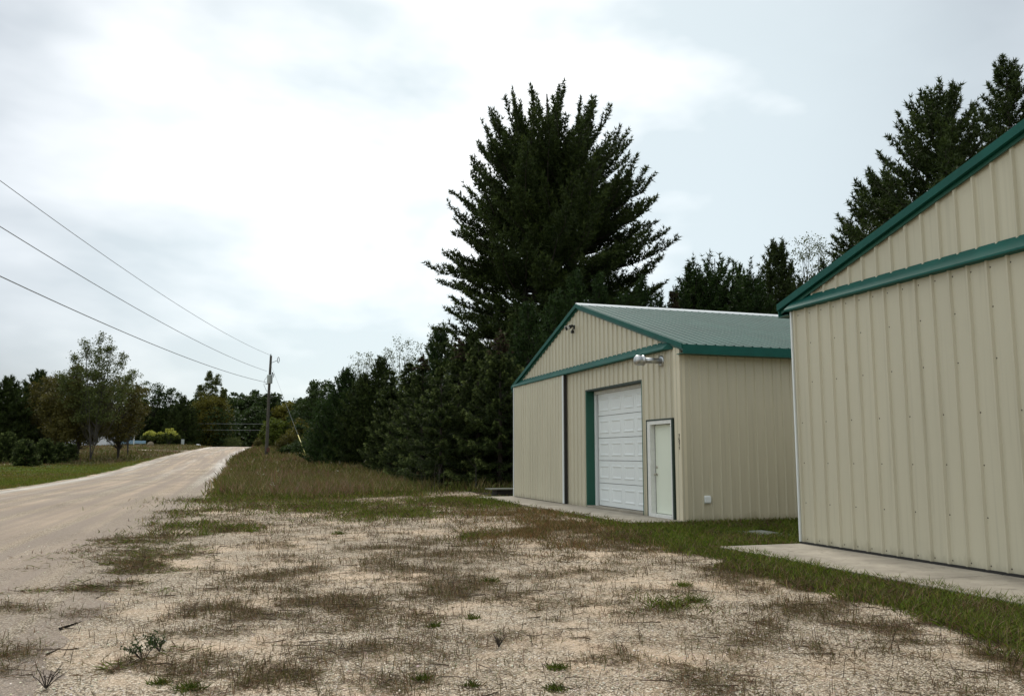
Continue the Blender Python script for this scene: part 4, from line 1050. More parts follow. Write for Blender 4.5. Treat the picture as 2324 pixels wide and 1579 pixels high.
# ------------------------------------------------------------------ right verge beyond the pole
for px, dist, top, rx, mt, lab, sd_, kw in (
    (728, 98, 866, 2.7, F_DARK, 'dark green tree behind the left end of evergreen row', 71, {}),
    (700, 120, 905, 3.0, F_DARK, 'dark rounded tree between the far lime tree and evergreens', 72, {}),
    (624, 118, 950, 1.9, F_LIME, 'small bright lime green tree just right of the utility pole', 73, dict(shape=1.6)),
    ):
    e, p = T('broadleaf_tree', px, dist, lab, 'tree', 'broadleaf trees')
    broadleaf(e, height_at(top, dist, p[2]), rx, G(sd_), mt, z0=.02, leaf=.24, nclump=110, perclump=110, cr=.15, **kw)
for px, dist, top, rx, mt, lab, sd_ in (
    (682, 99, 948, 1.5, F_WILLOW, 'upright yellow green shrub behind the guy wire', 81), (714, 95, 962, 1.6, F_WILLOW, 'rounder yellow green shrub next to the bluish pines', 82), (655, 100, 985, 1.4, F_OLIVE, 'low olive bush right of the utility pole', 83),
    (655, 94, 1012, .9, F_DARK, 'small dark green bush in the grass near the guy wire', 84), (692, 92, 1010, 1.6, F_DARK, 'low dark bush at the foot of the yellow green shrubs', 85), (528, 186, 1004, 1.8, F_SPARSE, 'grey green shrub where the road crests', 86), (596, 150, 996, 1.5, F_OLIVE, 'russet brush on the bank at the road crest', 87)):
    e, p = T('shrub', px, dist, lab, 'shrub', 'shrubs')
    hh = max(height_at(top, dist, p[2]), rx * 1.1)
    broadleaf(e, hh, rx, G(sd_), mt, z0=-.1, leaf=.16, nclump=60, perclump=90, cr=.2, stems=4, spread=.05)

# far treeline across the road
fl_ = [(500, 215, 905, 5.5), (535, 228, 893, 6), (560, 218, 900, 5), (590, 226, 892, 6), (622, 232, 905, 5.5), (655, 222, 912, 5.5), (690, 226, 908, 6), (725, 215, 915, 5), (760, 220, 905, 6), (470, 232, 905, 6), (800, 224, 890, 6), (575, 205, 925, 4.5), (520, 204, 935, 4.5), (675, 205, 930, 4.5)]
words = ['left of the road crest gap', 'behind the left side of the road crest', 'straight above the road crest', 'just left of the utility pole', 'just right of the utility pole', 'bright yellow green and rounded, right of pole', 'near the right end of the far treeline', 'behind the dark bushy tree', 'hidden behind the young bluish pines', 'behind the yellow green willow', 'hidden behind the spruce row', 'in front row over the road crest', 'lower, in front row left of crest', 'lower, in front row right of the pole']
proto = None
for k, (px, dist, top, rx) in enumerate(fl_):
    lime = k == 5
    lab = ('yellow green' if lime else 'dark green') + ' far broadleaf tree ' + (words[k].replace('bright yellow green and ', ''))
    p = at(px, dist); hh = height_at(top, dist, p[2])
    if k < 3 or lime:
        e = empty('broadleaf_tree', p, lab, 'tree', 'far treeline trees')
        broadleaf(e, hh, rx, G(90 + k), F_WILLOW if lime else F_DARK, z0=.0, leaf=.62, nclump=130, perclump=70, cr=.13, low=.02)
        if k < 3: proto = (proto or []) + [(e, hh)]
    else:
        s, h0 = proto[k % 3]; e = copy_tree(s); e.location = p; e.rotation_euler = (0, 0, k * 1.7); e.scale = (hh / h0,) * 3; e['label'] = lab
wt = np.random.default_rng(5); q = []
for x0 in np.linspace(-120, 260, 120):
    for r_ in range(3):
        yy = 238 + 9 * r_ + wt.normal() * 3; zz = wt.random(260) ** .8 * (9 + 4 * wt.random())
        q.append(np.stack([x0 + wt.normal(size=260) * 2.0, yy + wt.normal(size=260) * 1.5, tz(x0, yy) + zz], 1))
q = np.concatenate(q)
o = tri_obj('far_woods', [leaves(q, 1.3 * (.6 + .8 * wt.random(len(q))), wt.random(len(q)) * .5, wt)], F_DARK, None, 4)
tag(o, 'dark mass of woods behind the far treeline', 'woods', kind='stuff')

# ------------------------------------------------------------------ left side trees
def lob(*a): return [(x * right[0] + y * .3, x * right[1] + y, h_, r_) for (x, y, h_, r_) in a]
LB = lob((-1.3, 0, .94, .95), (.15, .5, 1.0, .9), (1.5, -.3, .95, .9), (2.7, .3, .85, 1.0), (-2.5, .3, .82, 1.0), (4.1, 0, .70, .9), (.6, -1, .85, 1.2), (-3.6, 0, .68, .9))
LO = lob((-.6, 0, 1.0, 1.8), (1.4, .3, .93, 1.5), (-2.6, -.3, .86, 1.7), (3.0, 0, .72, 1.5), (-4.0, .4, .66, 1.4), (.3, -1.6, .8, 2.0))
LW = lob((-.5, 0, 1.0, 2.3), (1.6, 0, .96, 2.1), (-2.6, 0, .82, 2.0), (3.2, 0, .76, 1.8))
L_tr = [  # px, dist, top, rx, material, label, kwargs
    (176, 92, 832, 4.2, F_OLIVE, 'dense olive brown autumn tree below the tall thin birch', dict(z0=.19, nclump=300, perclump=100, leaf=.2, stems=5, spread=.1, lobes=LO, cr=.11)),
    (268, 96, 862, 2.8, F_OLIVE, 'narrower olive brown tree right of the tall thin birch', dict(z0=.24, nclump=110, perclump=100, leaf=.2, stems=3)),
    (120, 100, 850, 3.2, F_OLIVE, 'brown green tree left of the dense autumn tree', dict(z0=.28, nclump=120, perclump=100, leaf=.2)),
    (205, 90, 752, 3.9, F_SPARSE, 'tallest tree at left, thin and see through with upright limbs', dict(z0=.30, nclump=380, perclump=48, leaf=.15, stems=5, spread=.13, cr=.10, lobes=LB, bark='pale_bark', hollow=.1, thin=.5)),
    (290, 104, 842, 1.8, F_SPARSE, 'faint half bare tree right of the tall thin birch', dict(z0=.3, nclump=80, perclump=26, leaf=.15, stems=4, spread=.08, bark='pale_bark', thin=.5)),
    (343, 186, 868, 3.1, F_DARK, 'left one of two upright poplars against the sky', dict(z0=.05, nclump=100, perclump=60, leaf=.3, stems=3, spread=.04, shape=1.8)),
    (377, 188, 876, 3.3, F_DARK, 'right one of two upright poplars against the sky', dict(z0=.05, nclump=110, perclump=60, leaf=.3, stems=3, spread=.04, shape=1.8)),
    (474, 190, 900, 4.7, F_WILLOW, 'broad yellow green willow like tree left of the road crest', dict(z0=.0, nclump=190, perclump=110, leaf=.3, shape=1.4)),
    (472, 192, 843, 3.4, F_SPARSE, 'thin pale top rising out of the yellow green tree', dict(z0=.35, nclump=420, perclump=60, leaf=.22, stems=4, spread=.05, bark='pale_bark', thin=.5, lobes=LW, cr=.09)),
    (440, 194, 905, 4.2, F_DARK, 'dark tree left of the yellow green willow like tree', dict(z0=.0, nclump=110, perclump=90, leaf=.3)),
]
for k, (px, dist, top, rx, mt, lab, kw) in enumerate(L_tr):
    e, p = T('broadleaf_tree', px, dist, lab, 'tree', 'left side trees')
    broadleaf(e, height_at(top, dist, p[2]), rx, G(110 + k), mt, **kw)
for px, dist, top, wd, lab, sd_ in ((78, 104, 842, 3.6, 'big dark pine left of the autumn trees', 131), (8, 96, 858, 3.0, 'dark evergreen cut by the left frame edge', 132), (40, 110, 905, 3.0, 'dark pine between the frame edge and the big dark pine', 133), (410, 182, 900, 3.8, 'dark round pine right of the poplars', 134), (-30, 100, 850, 3.2, 'dark pine outside left', 135)):
    if px < 0: continue
    e, p = T('white_pine', px, dist, lab, 'pine tree', 'left side pines')
    pine(e, height_at(top, dist, p[2]), env([wd, wd * 1.05, wd, wd * .85, wd * .6, .15]), G(sd_), F_PINE, nl=150, z0=.05, tuft=.34, tw=.12, per=6, upl=.1, upt=1.0, dens=.8)
for px, dist, top, r_, lab, sd_ in ((304, 188, 872, 4.0, 'dark spruce behind the olive brown trees', 141), (322, 184, 905, 3.4, 'shaded spruce under the left poplar', 142), (362, 186, 925, 3.4, 'dark spruce under the right poplar', 143)):
    e, p = T('spruce', px, dist, lab, 'spruce tree', 'left side spruces')
    spruce(e, height_at(top, dist, p[2]), r_, G(sd_), F_SPRUCE, tw=.12, nl=.24, whorl=.42, nb=8, taper=.75)
# small spruces on the left bank
sp0 = None
for k, (px, dist, top, r_, lab) in enumerate(((58, 76, 1006, 1.25, 'roundest small spruce on the left bank'), (102, 80, 1004, 1.1, 'small spruce second from left on the bank, beside the roundest'), (14, 80, 990, 1.2, 'small spruce against the left frame edge'), (134, 84, 1012, 1.0, 'small spruce right of the pair on the left bank'), (160, 88, 1014, .9, 'smallest spruce at the right end of the left bank'))):
    p = at(px, dist); hh = height_at(top, dist, p[2]) + .3
    if k == 0:
        sp0 = empty('small_spruce', p, lab, 'spruce tree', 'small spruces on the left bank'); h0 = hh
        spruce(sp0, hh, r_, G(150), F_SPRUCE, tw=.07, nl=.14, whorl=.2, taper=.55)
    else:
        e = copy_tree(sp0); e.location = p; e.rotation_euler = (0, 0, k * 1.3); e.scale = (r_ / 1.25, r_ / 1.25, hh / h0); e['label'] = lab
wl = np.random.default_rng(15); q = []
for i in range(44):
    px = -40 + i * 13; dist = 186 + 10 * wl.random(); a = at(px, dist)
    zz = wl.random(600) ** .9 * (5.5 + 2 * wl.random()); q.append(np.stack([a[0] + wl.normal(size=600) * 2.2, a[1] + wl.normal(size=600) * 1.2, a[2] - .5 + zz * 1.3], 1))
q = np.concatenate(q)
qa = q[(np.linalg.norm(q[:, :2], axis=1) < 140)]; 
o = tri_obj('thicket', [leaves(q, .5 * (.6 + .8 * wl.random(len(q))), wl.random(len(q)) * .5, wl)], F_DARK, None, 4)
tag(o, 'dark thicket filling in behind the trees left of the road', 'thicket', kind='stuff')

# yellow flowering bushes
for px, dist, top, rx, lab, sd_ in ((343, 166, 976, 1.9, 'lime yellow flowering bush, the left and smaller of two', 161), (382, 166, 970, 2.1, 'lime yellow flowering bush, the right and taller of two', 162)):
    e, p = T('flowering_bush', px, dist, lab, 'bush', 'yellow bushes')
    h_ = height_at(top, dist, p[2]); g = G(sd_); VT = []
    for i in range(70):
        a = g.random() * 6.28; r_ = g.random() ** .5 * rx; z_ = h_ * (.35 + .6 * math.sqrt(max(0, 1 - (r_ / rx) ** 2)) * (.35 + .65 * g.random())); c = np.array([math.cos(a) * r_, math.sin(a) * r_, z_])
        m = 60; up_ = z_ > h_ * .62
        VT.append(leaves(c + nrm(g.normal(size=(m, 3))) * .32 * g.random((m, 1)) ** .4, .2 + .1 * g.random(m), (.82 if up_ else .15) + g.normal(size=m) * .12, g))
    wb = MB()
    for i in range(5): a = i * 1.256; wb.tube([(0, 0, 0), (math.cos(a) * rx * .5, math.sin(a) * rx * .5, h_ * .7)], [.05, .02], 4)
    wb.build('stems', M['bark'], e, local=True); tri_obj('crown', VT, F_HYDR, e, 4)

# ------------------------------------------------------------------ far left: house, pickup, posts
def face_cam(p): return math.atan2(p[1], p[0]) - math.pi / 2
def house(px0, px1, dist, zt_, depth, roof_h, label):
    a = at(px0, dist); b_ = at(px1, dist); mid = ((a[0] + b_[0]) / 2, (a[1] + b_[1]) / 2); w_ = math.hypot(b_[0] - a[0], b_[1] - a[1]); zg = tz(*mid)
    e = empty('white_house', (mid[0], mid[1], zg), label, 'house'); e.rotation_euler = (0, 0, math.atan2(b_[1] - a[1], b_[0] - a[0]))
    h = 1.4 + (1034 - zt_) * dist / 1924 - zg; h = max(h, 2.2)
    m = MB(); m.box(-w_ / 2, w_ / 2, 0, depth, -1, h); m.build('wall', M['white_wall'], e, local=True)
    m = MB(); m.prism([(-.4, h + .005), (depth / 2, h + roof_h), (depth + .4, h + .005), (depth + .4, h + .1), (depth / 2, h + roof_h + .12), (-.4, h + .1)], -w_ / 2 - .3, w_ / 2 + .3, 0); m.build('roof', M['house_roof'], e, local=True)
    for k in range(3):
        x_ = -w_ / 2 + w_ * (.2 + .3 * k); m = MB(); m.box(x_ - .5, x_ + .5, -.03, .02, h - 1.4, h - .5); wi = m.build('window', M['glass'], e, local=True)
        m = MB(); m.box(x_ - .56, x_ + .56, -.025, .015, h - .497, h - .44); m.build('head_frame', M['white'], wi, local=True); m = MB(); m.box(x_ - .56, x_ + .56, -.025, .015, h - 1.46, h - 1.403); m.build('sill', M['white'], wi, local=True)
    return e
house(112, 240, 168, 996, 6, .9, 'long low white building behind the autumn trees')
house(-60, 26, 150, 994, 6, 1.6, 'white house partly showing at the left frame edge')
pt = at(299, 176); pk = empty('pickup_truck', (pt[0], pt[1], pt[2] + .05), 'pale blue pickup truck mostly hidden beyond the grassy field', 'pickup truck'); pk.rotation_euler = (0, 0, face_cam(pt) + 0)
def bx(name, mat, parent, *bs):
    m = MB()
    for q_ in bs: m.box(*q_)
    return m.build(name, mat, parent, local=True)
bx('bed', M['blue'], pk, (.1, 2.5, -.9, -.82, .5, 1.12, .03), (.1, 2.5, .82, .9, .5, 1.12, .03), (2.42, 2.5, -.82, .82, .5, 1.12, .02), (.1, 2.42, -.82, .82, .5, .6))
m = MB(); m.prism([(-2.5, .45), (-2.55, .9), (-2.4, 1.05), (-1.45, 1.15), (-.95, 1.72), (-.05, 1.75), (.08, 1.15), (.08, .45)], -.9, .9, 1)
m.build('cab', M['blue'], pk, local=True)
m = MB(); m.prism([(-1.32, 1.18), (-.92, 1.64), (-.12, 1.66), (-.05, 1.18)], -.905, .905, 1); m.build('window', M['glass'], pk, local=True)
for x_ in (-1.7, 1.5):
    for y_ in (-.82, .7):
        m = MB(); m.tube([(x_, y_, .36), (x_, y_ + .2, .36)], .37, 16); wh = m.build('wheel', M['tyre'], pk, local=True)
        m = MB(); m.tube([(x_, y_ - .01, .36), (x_, y_ + .21, .36)], .2, 12); m.build('rim', M['tank'], wh, local=True)
bx('bumper', M['galv'], pk, (-2.62, -2.56, -.85, .85, .45, .62, .01), (2.51, 2.58, -.85, .85, .45, .62, .01))
bx('headlight', M['lens'], pk, (-2.57, -2.5, -.8, -.55, .72, .88, .01)); bx('headlight', M['lens'], pk, (-2.57, -2.5, .55, .8, .72, .88, .01))
def small(name, px, dist, fn, label, cat):
    p = at(px, dist); e = empty(name, p, label, cat); fn(e); return e
def _post(e): bx('post', M['white'], e, (-.09, .09, -.09, .09, -.3, 1.85, .01)); bx('cap', M['white'], e, (-.13, .13, -.13, .13, 1.852, 1.92, .02))
small('white_post', 302, 170, _post, 'thin white post standing in front of the pale blue pickup', 'post')
def _ped(e): bx('cabinet', M['tank'], e, (-.28, .28, -.2, .2, -.2, 1.15, .02)); bx('lid', M['tank'], e, (-.31, .31, -.23, .23, 1.152, 1.24, .03))
small('utility_pedestal', 413, 170, _ped, 'pale grey utility pedestal right of the yellow bushes', 'utility pedestal')
def blob(name, px, dist, s, mat, label, cat, seed):
    g = G(seed); p = at(px, dist); n1_, n2_ = 14, 9; v = []; f = []
    off = g.random(4) * 6
    for j in range(n2_):
        ph = math.pi * j / (n2_ - 1)
        for i in range(n1_):
            a = 2 * math.pi * i / n1_; r_ = 1 + .12 * math.sin(2 * a + off[0]) + .1 * math.sin(3 * a + off[1] + ph * 2) + .06 * math.sin(5 * a + off[2])
            v.append((s[0] * r_ * math.sin(ph) * math.cos(a), s[1] * r_ * math.sin(ph) * math.sin(a), s[2] * (1 + .1 * math.sin(3 * a + off[3])) * math.cos(ph) + s[2] * .5))
    for j in range(n2_ - 1):
        for i in range(n1_): f.append((j * n1_ + i, (j + 1) * n1_ + i, (j + 1) * n1_ + (i + 1) % n1_, j * n1_ + (i + 1) % n1_))
    o = mesh_obj(name, v, f, mat, None, True); o.location = p; tag(o, label, cat); return o
blob('boulder', 340, 164, (.55, .45, .5), M['stone'], 'tan boulder under the left yellow bush', 'boulder', 171)
blob('boulder', 447, 176, (.6, .4, .32), M['white_wall'], 'small white painted rock at the far edge of the field', 'boulder', 172)

# ------------------------------------------------------------------ grass and weeds
def colour_mat(name, trans=.3):
    m = bpy.data.materials.new(name); m.use_nodes = True; n, l, b = nodes(m)
    a = n.new('ShaderNodeAttribute'); a.attribute_name = 'col'
    l.new(a.outputs['Color'], b.inputs['Base Color']); b.inputs['Roughness'].default_value = .7; b.inputs['Specular IOR Level'].default_value = .2
    tr = n.new('ShaderNodeBsdfTranslucent'); l.new(a.outputs['Color'], tr.inputs['Color'])
    x = n.new('ShaderNodeMixShader'); x.inputs[0].default_value = trans; l.new(b.outputs[0], x.inputs[1]); l.new(tr.outputs[0], x.inputs[2]); l.new(x.outputs[0], n['Material Output'].inputs[0])
    return m
M['blade'] = colour_mat('grass_blades')
def palette(g, n, cols, w_):
    c = np.array(cols)[g.choice(len(cols), n, p=np.array(w_) / sum(w_))]; return c * (.7 + .6 * g.random((n, 1))) * (1 + g.normal(size=(n, 3)) * .06)
def blades(name, P_, hgt, wid, elev, cols, g, label, cat, bend=.3, parent=None, kind='stuff'):
    n = len(P_); az = g.random(n) * 2 * math.pi; el = elev
    d = np.stack([np.cos(az) * np.cos(el), np.sin(az) * np.cos(el), np.sin(el)], 1); side = np.stack([-np.sin(az + .6), np.cos(az + .6), 0 * az], 1) * (wid * .5)[:, None]
    mid = P_ + d * (hgt * .55)[:, None]; d2 = nrm(d + np.stack([np.cos(az), np.sin(az), -.5 + 0 * az], 1) * bend)
    tip = mid + d2 * (hgt * .5)[:, None]
    V = np.stack([P_ - side, P_ + side, mid + side * .8, tip, mid - side * .8], 1).reshape(-1, 3)
    V[:, 2] = np.maximum(V[:, 2], np.repeat(P_[:, 2], 5) - .01)
    C = np.concatenate([np.repeat(np.clip(cols, .003, .9), 5, 0), np.ones((5 * n, 1))], 1)
    o = mesh_obj(name, V, np.arange(5 * n, dtype=np.int32).reshape(-1, 5), M['blade'], parent, attrs={'col': (C, 'FLOAT_COLOR')})
    if label: tag(o, label, cat, kind=kind)
    return o
def scatter(n, r0, r1, g, power=1.0, a0=-34, a1=34):
    """points spread over the ground in front of the camera, thinning with distance"""
    r_ = (r0 ** (2 - power) + (r1 ** (2 - power) - r0 ** (2 - power)) * g.random(n)) ** (1 / (2 - power)); a = R(a0) + R(a1 - a0) * g.random(n) + YAW
    return np.sin(a) * r_, np.cos(a) * r_, r_
def blocked(X, Y):
    s1 = (X > 7.70 + .3 * (vnoise(X, Y, 1.9, 7) - .4)) & (Y > 15.98) & (Y < 27.65) & (X > 7.58); s2 = (X > 7.0 + .35 * (vnoise(X, Y, 1.9, 6) - .3)) & (Y > 0) & (Y < 11.48); s3 = (X > 8.6 + .3 * vnoise(X, Y, 3, 17)) & (X < 9.3) & (Y > 12.85 + .3 * vnoise(X, Y, 3, 18)) & (Y < 13.8); s4 = (X > 8.6) & (X < 9.4) & (Y > 28.7) & (Y < 29.4)
    return s1 | s2 | s3 | s4 | ((X > 8.9) & (Y > 16.05) & (Y < 27.4))

# cols
BR = [(.18, .11, .06), (.10, .07, .04), (.30, .22, .125), (.12, .115, .035)]
GR = [(.125, .17, .020), (.17, .22, .03), (.085, .12, .014), (.24, .20, .06)]
OR = [(.26, .165, .075), (.20, .125, .055), (.15, .14, .04), (.32, .23, .12)]
TA = [(.16, .135, .045), (.12, .13, .030), (.30, .25, .12), (.17, .12, .055), (.09, .115, .02)]
g = G(201)
# green turf by the sheds
X_, Y_, r_ = scatter(900000, 3.6, 34, g, 1.35)
d, gr, og, tl, gl, lf = zones(X_, Y_)
k = (g.random(len(X_)) < gr * .95) & ~blocked(X_, Y_) & (X_ < 12.5)
X1_, Y1_, r1_ = X_[k], Y_[k], r_[k]; n = len(X1_)
mixd = d[k]
cols = palette(g, n, GR, [4, 3, 3, 1]); dryc = palette(g, n, BR, [1, 1, 1, 1]); sw = g.random(n) < .12 + .35 * (fnoise(X1_, Y1_, 1.1, 40) > .55) + .2 * (X1_ < 6.6); cols[sw] = dryc[sw]
onr = (np.abs(X1_ - road_c(Y1_)) < road_hw(Y1_) + .1) * .016
blades('short_grass', np.stack([X1_, Y1_, terrain(X1_, Y1_) + onr], 1), (.05 + .085 * g.random(n) ** 2) * (1 + .35 * vnoise(X1_, Y1_, 1.5, 8)),   .0035 + r1_ * .00045, np.where((X1_ < .2) & (Y1_ < 16), .08 + .4 * g.random(n), .5 + .9 * g.random(n)), cols, g, 'short green grass along both sheds and in the gravel', 'grass', .35)
# dead brown weeds lying on the gravel
k = (g.random(len(X_)) < (d * .62 + og * .10)) & ~blocked(X_, Y_)
Xc, Yc, rc = X_[k], Y_[k], r_[k]
# clump them: each seed carries several stems
m = 3; n = len(Xc) * m; jj = .02 + .0025 * np.repeat(rc, m)
Xn = np.repeat(Xc, m) + g.normal(size=n) * jj; Yn = np.repeat(Yc, m) + g.normal(size=n) * jj; rn = np.repeat(rc, m)
up_ = g.random(n) < .10
onr = (np.abs(Xn - road_c(Yn)) < road_hw(Yn) + .1) * .02
blades('dry_weeds', np.stack([Xn, Yn, terrain(Xn, Yn) + .004 + onr], 1), np.where(up_, .03 + .06 * g.random(n), .03 + .06 * g.random(n)), .0022 + rn * .0004, np.where(up_, 1.1 + .4 * g.random(n), .02 + .40 * g.random(n)), palette(g, n, BR, [3, 3, 2, 4]), g, 'brown dead weeds spreading over the gravel lot', 'weeds', .2)
# long dead runners lying on the stones
gr_ = G(240); rb_ = MB()
for i in range(900):
    a_ = R(-33 + 66 * gr_.random()) + YAW; q_ = 4.0 + 11 * gr_.random() ** 1.5; x0_, y0_ = math.sin(a_) * q_, math.cos(a_) * q_
    dd_ = float(zones(np.array([x0_]), np.array([y0_]))[0][0])
    if gr_.random() > .12 + dd_ * 1.3 or x0_ > 6 or bool(blocked(np.array([x0_]), np.array([y0_]))[0]): continue
    hd = YAW + math.pi / 2 + gr_.normal() * .55 + (math.pi if gr_.random() < .5 else 0); ln_ = .10 + .30 * gr_.random() ** 2; pts_ = []
    lift = .015 + (.02 if abs(x0_ - road_c(y0_)) < 4.1 else 0)
    for k_ in range(5):
        pts_.append((x0_, y0_, tz(x0_, y0_) + lift + .010 * gr_.random())); hd += gr_.normal() * .22; x0_ += math.sin(hd) * ln_ / 4; y0_ += math.cos(hd) * ln_ / 4
    rb_.tube(pts_, [.004 + q_ * .0002, .0035 + q_ * .0002, .003, .0025, .001], 3, False)
M['runner'] = varied('dead_runner', (.10, .07, .045), .9, .4, 6)
o = rb_.build('dead_runners', M['runner']); tag(o, 'long thin dead runners creeping flat over the gravel', 'weeds', kind='stuff')
# rusty grass in front of first apron
k = (g.random(len(X_)) < np.clip(og * .9, 0, 1) * ss(.38, .6, fnoise(X_, Y_, 1.6, 90))) & ~blocked(X_, Y_)
X1_, Y1_, r1_ = X_[k], Y_[k], r_[k]; n = len(X1_)
blades('dry_grass', np.stack([X1_, Y1_, terrain(X1_, Y1_)], 1), .05 + .10 * g.random(n) ** 1.5, .004 + r1_ * .0005, .5 + .9 * g.random(n), palette(g, n, OR, [3, 2, 3, 1]), g, 'orange brown dry grass in front of the first shed', 'grass', .3)
# tall stalks here and there
X_, Y_, r_ = scatter(9000, 4.2, 24, g, 1.5)
d, gr, og, tl, gl, lf = zones(X_, Y_)
k = (g.random(len(X_)) < np.clip(.06 + d * .55 + og * .4, 0, .6)) & ~blocked(X_, Y_) & (X_ > -1.2) & (X_ < 6.6)
X1_, Y1_, r1_ = X_[k], Y_[k], r_[k]; n = len(X1_)
blades('dead_stalks', np.stack([X1_, Y1_, terrain(X1_, Y1_)], 1), .08 + .13 * g.random(n), .0028 + r1_ * .00028, 1.15 + .35 * g.random(n), palette(g, n, [(.075, .05, .032), (.05, .04, .022), (.13, .09, .055)], [3, 3, 2]), g, 'thin upright dead stalks standing in the gravel', 'weeds', .15)
# tall grass right of the road and far fields
X_, Y_, r_ = scatter(420000, 24, 200, g, 1.75)
d, gr, og, tl, gl, lf = zones(X_, Y_)
k = (g.random(len(X_)) < tl) & ~blocked(X_, Y_) & ((X_ < 14) | (Y_ > 60)) & (Y_ < 200) & ~((Y_ > 139) & (Y_ < 147) & (X_ < -6) & (X_ > -33))
X1_, Y1_, r1_ = X_[k], Y_[k], r_[k]; n = len(X1_); left_ = lf[k]
hN = fnoise(X1_, Y1_, .45, 60); edge = ss(0, 3.5, Y1_ - mound_front(X1_))
hh = np.where(left_, .28,   .13 + .30 * edge) * (.45 + 1.0 * g.random(n) ** 1.5) * (.35 + 1.4 * hN)
cols = palette(g, n, TA, [4, 3, 2, 2, 3]); rd_ = (fnoise(X1_, Y1_, .25, 70) > .56) & (g.random(n) < .5); cols[rd_] = palette(g, rd_.sum(), [(.21, .12, .07), (.25, .17, .11)], [1, 1])
gf = (edge < .6) & (g.random(n) < .45) & ~left_; cols[gf] = palette(g, gf.sum(), GR, [2, 2, 2, 2])
blades('tall_grass', np.stack([X1_, Y1_, terrain(X1_, Y1_) - .02], 1), hh, .006 + r1_ * .0006, .85 + .65 * g.random(n), cols, g, 'tall olive and brown meadow grass on both sides of the road', 'grass', .35)
# mown green verge left
X_, Y_, r_ = scatter(260000, 28, 120, g, 1.8, -36, 0)
d, gr, og, tl, gl, lf = zones(X_, Y_)
k = (g.random(len(X_)) < gl); X1_, Y1_, r1_ = X_[k], Y_[k], r_[k]; n = len(X1_)
cols = palette(g, n, [(.13, .16, .018), (.17, .20, .026), (.10, .12, .018), (.24, .20, .07)], [4, 3, 2, 1]); dr_ = fnoise(X1_, Y1_, .18, 33) + .25 * (g.random(n) - .5) > .55; cols[dr_] *= (1.15, .85, 1.3)
blades('verge_grass', np.stack([X1_, Y1_, terrain(X1_, Y1_) + .01], 1), .06 + .07 * g.random(n), .008 + r1_ * .0006, .7 + .7 * g.random(n), cols, g, 'mown bright green grass verge left of the road', 'grass', .3)
# pale flower heads in the meadow
g = G(222); X_, Y_, r_ = scatter(170, 30, 110, g, 1.3)
d, gr, og, tl, gl, lf = zones(X_, Y_); k = (tl > .8) & (X_ < 9); X_, Y_ = X_[k], Y_[k]; n = len(X_)
P_ = np.stack([X_, Y_, terrain(X_, Y_) + .45 + .2 * g.random(n)], 1); P_ = np.repeat(P_, 9, 0) + g.normal(size=(n * 9, 3)) * [.025, .025, .04]
M['seed'] = pmat('pale_seed_heads', (.5, .47, .36), .8)
VT = leaves(P_, .035 + .02 * g.random(len(P_)), np.zeros(len(P_)), g)
o = tri_obj('seed_heads', [VT], M['seed'], None, 4); tag(o, 'small pale seed heads scattered in the tall grass', 'wildflowers', kind='stuff')
# thin stems in front of the evergreen row
g = G(223); vs = MB()
for i in range(16):
    a = at(g.choice([985, 930, 1010, 985, 1075]) + g.normal() * 16, 33 + g.random() * 5); hh = .6 + .9 * g.random()
    vs.tube([(a[0], a[1], a[2]), (a[0] + g.normal() * .06, a[1], a[2] + hh * .6), (a[0] + g.normal() * .14, a[1], a[2] + hh)], [.008, .006, .003], 4, False)
o = vs.build('dead_stems', M['pale_bark']); tag(o, 'tall thin dead stems in front of the spruces', 'weeds', kind='stuff')

# loose stones on the near ground
g = G(230); X_, Y_, r_ = scatter(60000, 3.8, 15, g, 1.9); 
d, gr, og, tl, gl, lf = zones(X_, Y_); k = ~blocked(X_, Y_) & (X_ < 8) & (g.random(len(X_)) > gr * 1.2) & (fnoise(X_, Y_, .9, 44) + .25 * g.random(len(X_)) > .5)
X_, Y_ = X_[k], Y_[k]; n = len(X_)
rdm = np.abs(X_ - road_c(Y_)) < road_hw(Y_)
s = (.003 + .008 * g.random(n) ** 3)[:, None]
octa = np.array([(1, 0, 0), (0, 1, 0), (-1, 0, 0), (0, -1, 0), (0, 0, .7), (0, 0, -.5)], float); of = np.array([(0, 1, 4), (1, 2, 4), (2, 3, 4), (3, 0, 4)])
a = g.random(n) * 6.28; ca, sa = np.cos(a), np.sin(a); sc = .6 + .8 * g.random((n, 6, 1)); O = octa[None] * sc * s[:, None]
V = np.stack([O[..., 0] * ca[:, None] - O[..., 1] * sa[:, None], O[..., 0] * sa[:, None] + O[..., 1] * ca[:, None], O[..., 2]], -1) + np.stack([X_, Y_, terrain(X_, Y_) + .003 + np.where(rdm, .01, 0)], 1)[:, None]
F = (of[None] + np.arange(n)[:, None, None] * 6).reshape(-1, 3)
C = palette(g, n, [(.55, .47, .37), (.40, .32, .23), (.66, .59, .49), (.25, .20, .15)], [4, 3, 2, 2]); C = np.concatenate([np.repeat(np.clip(C, 0, .8), 6, 0), np.ones((6 * n, 1))], 1)
M['pebble'] = colour_mat('pebbles', 0.0)
o = mesh_obj('loose_stones', V.reshape(-1, 3), F, M['pebble'], attrs={'col': (C, 'FLOAT_COLOR')}); tag(o, 'loose pale stones scattered over the gravel', 'gravel', kind='stuff')

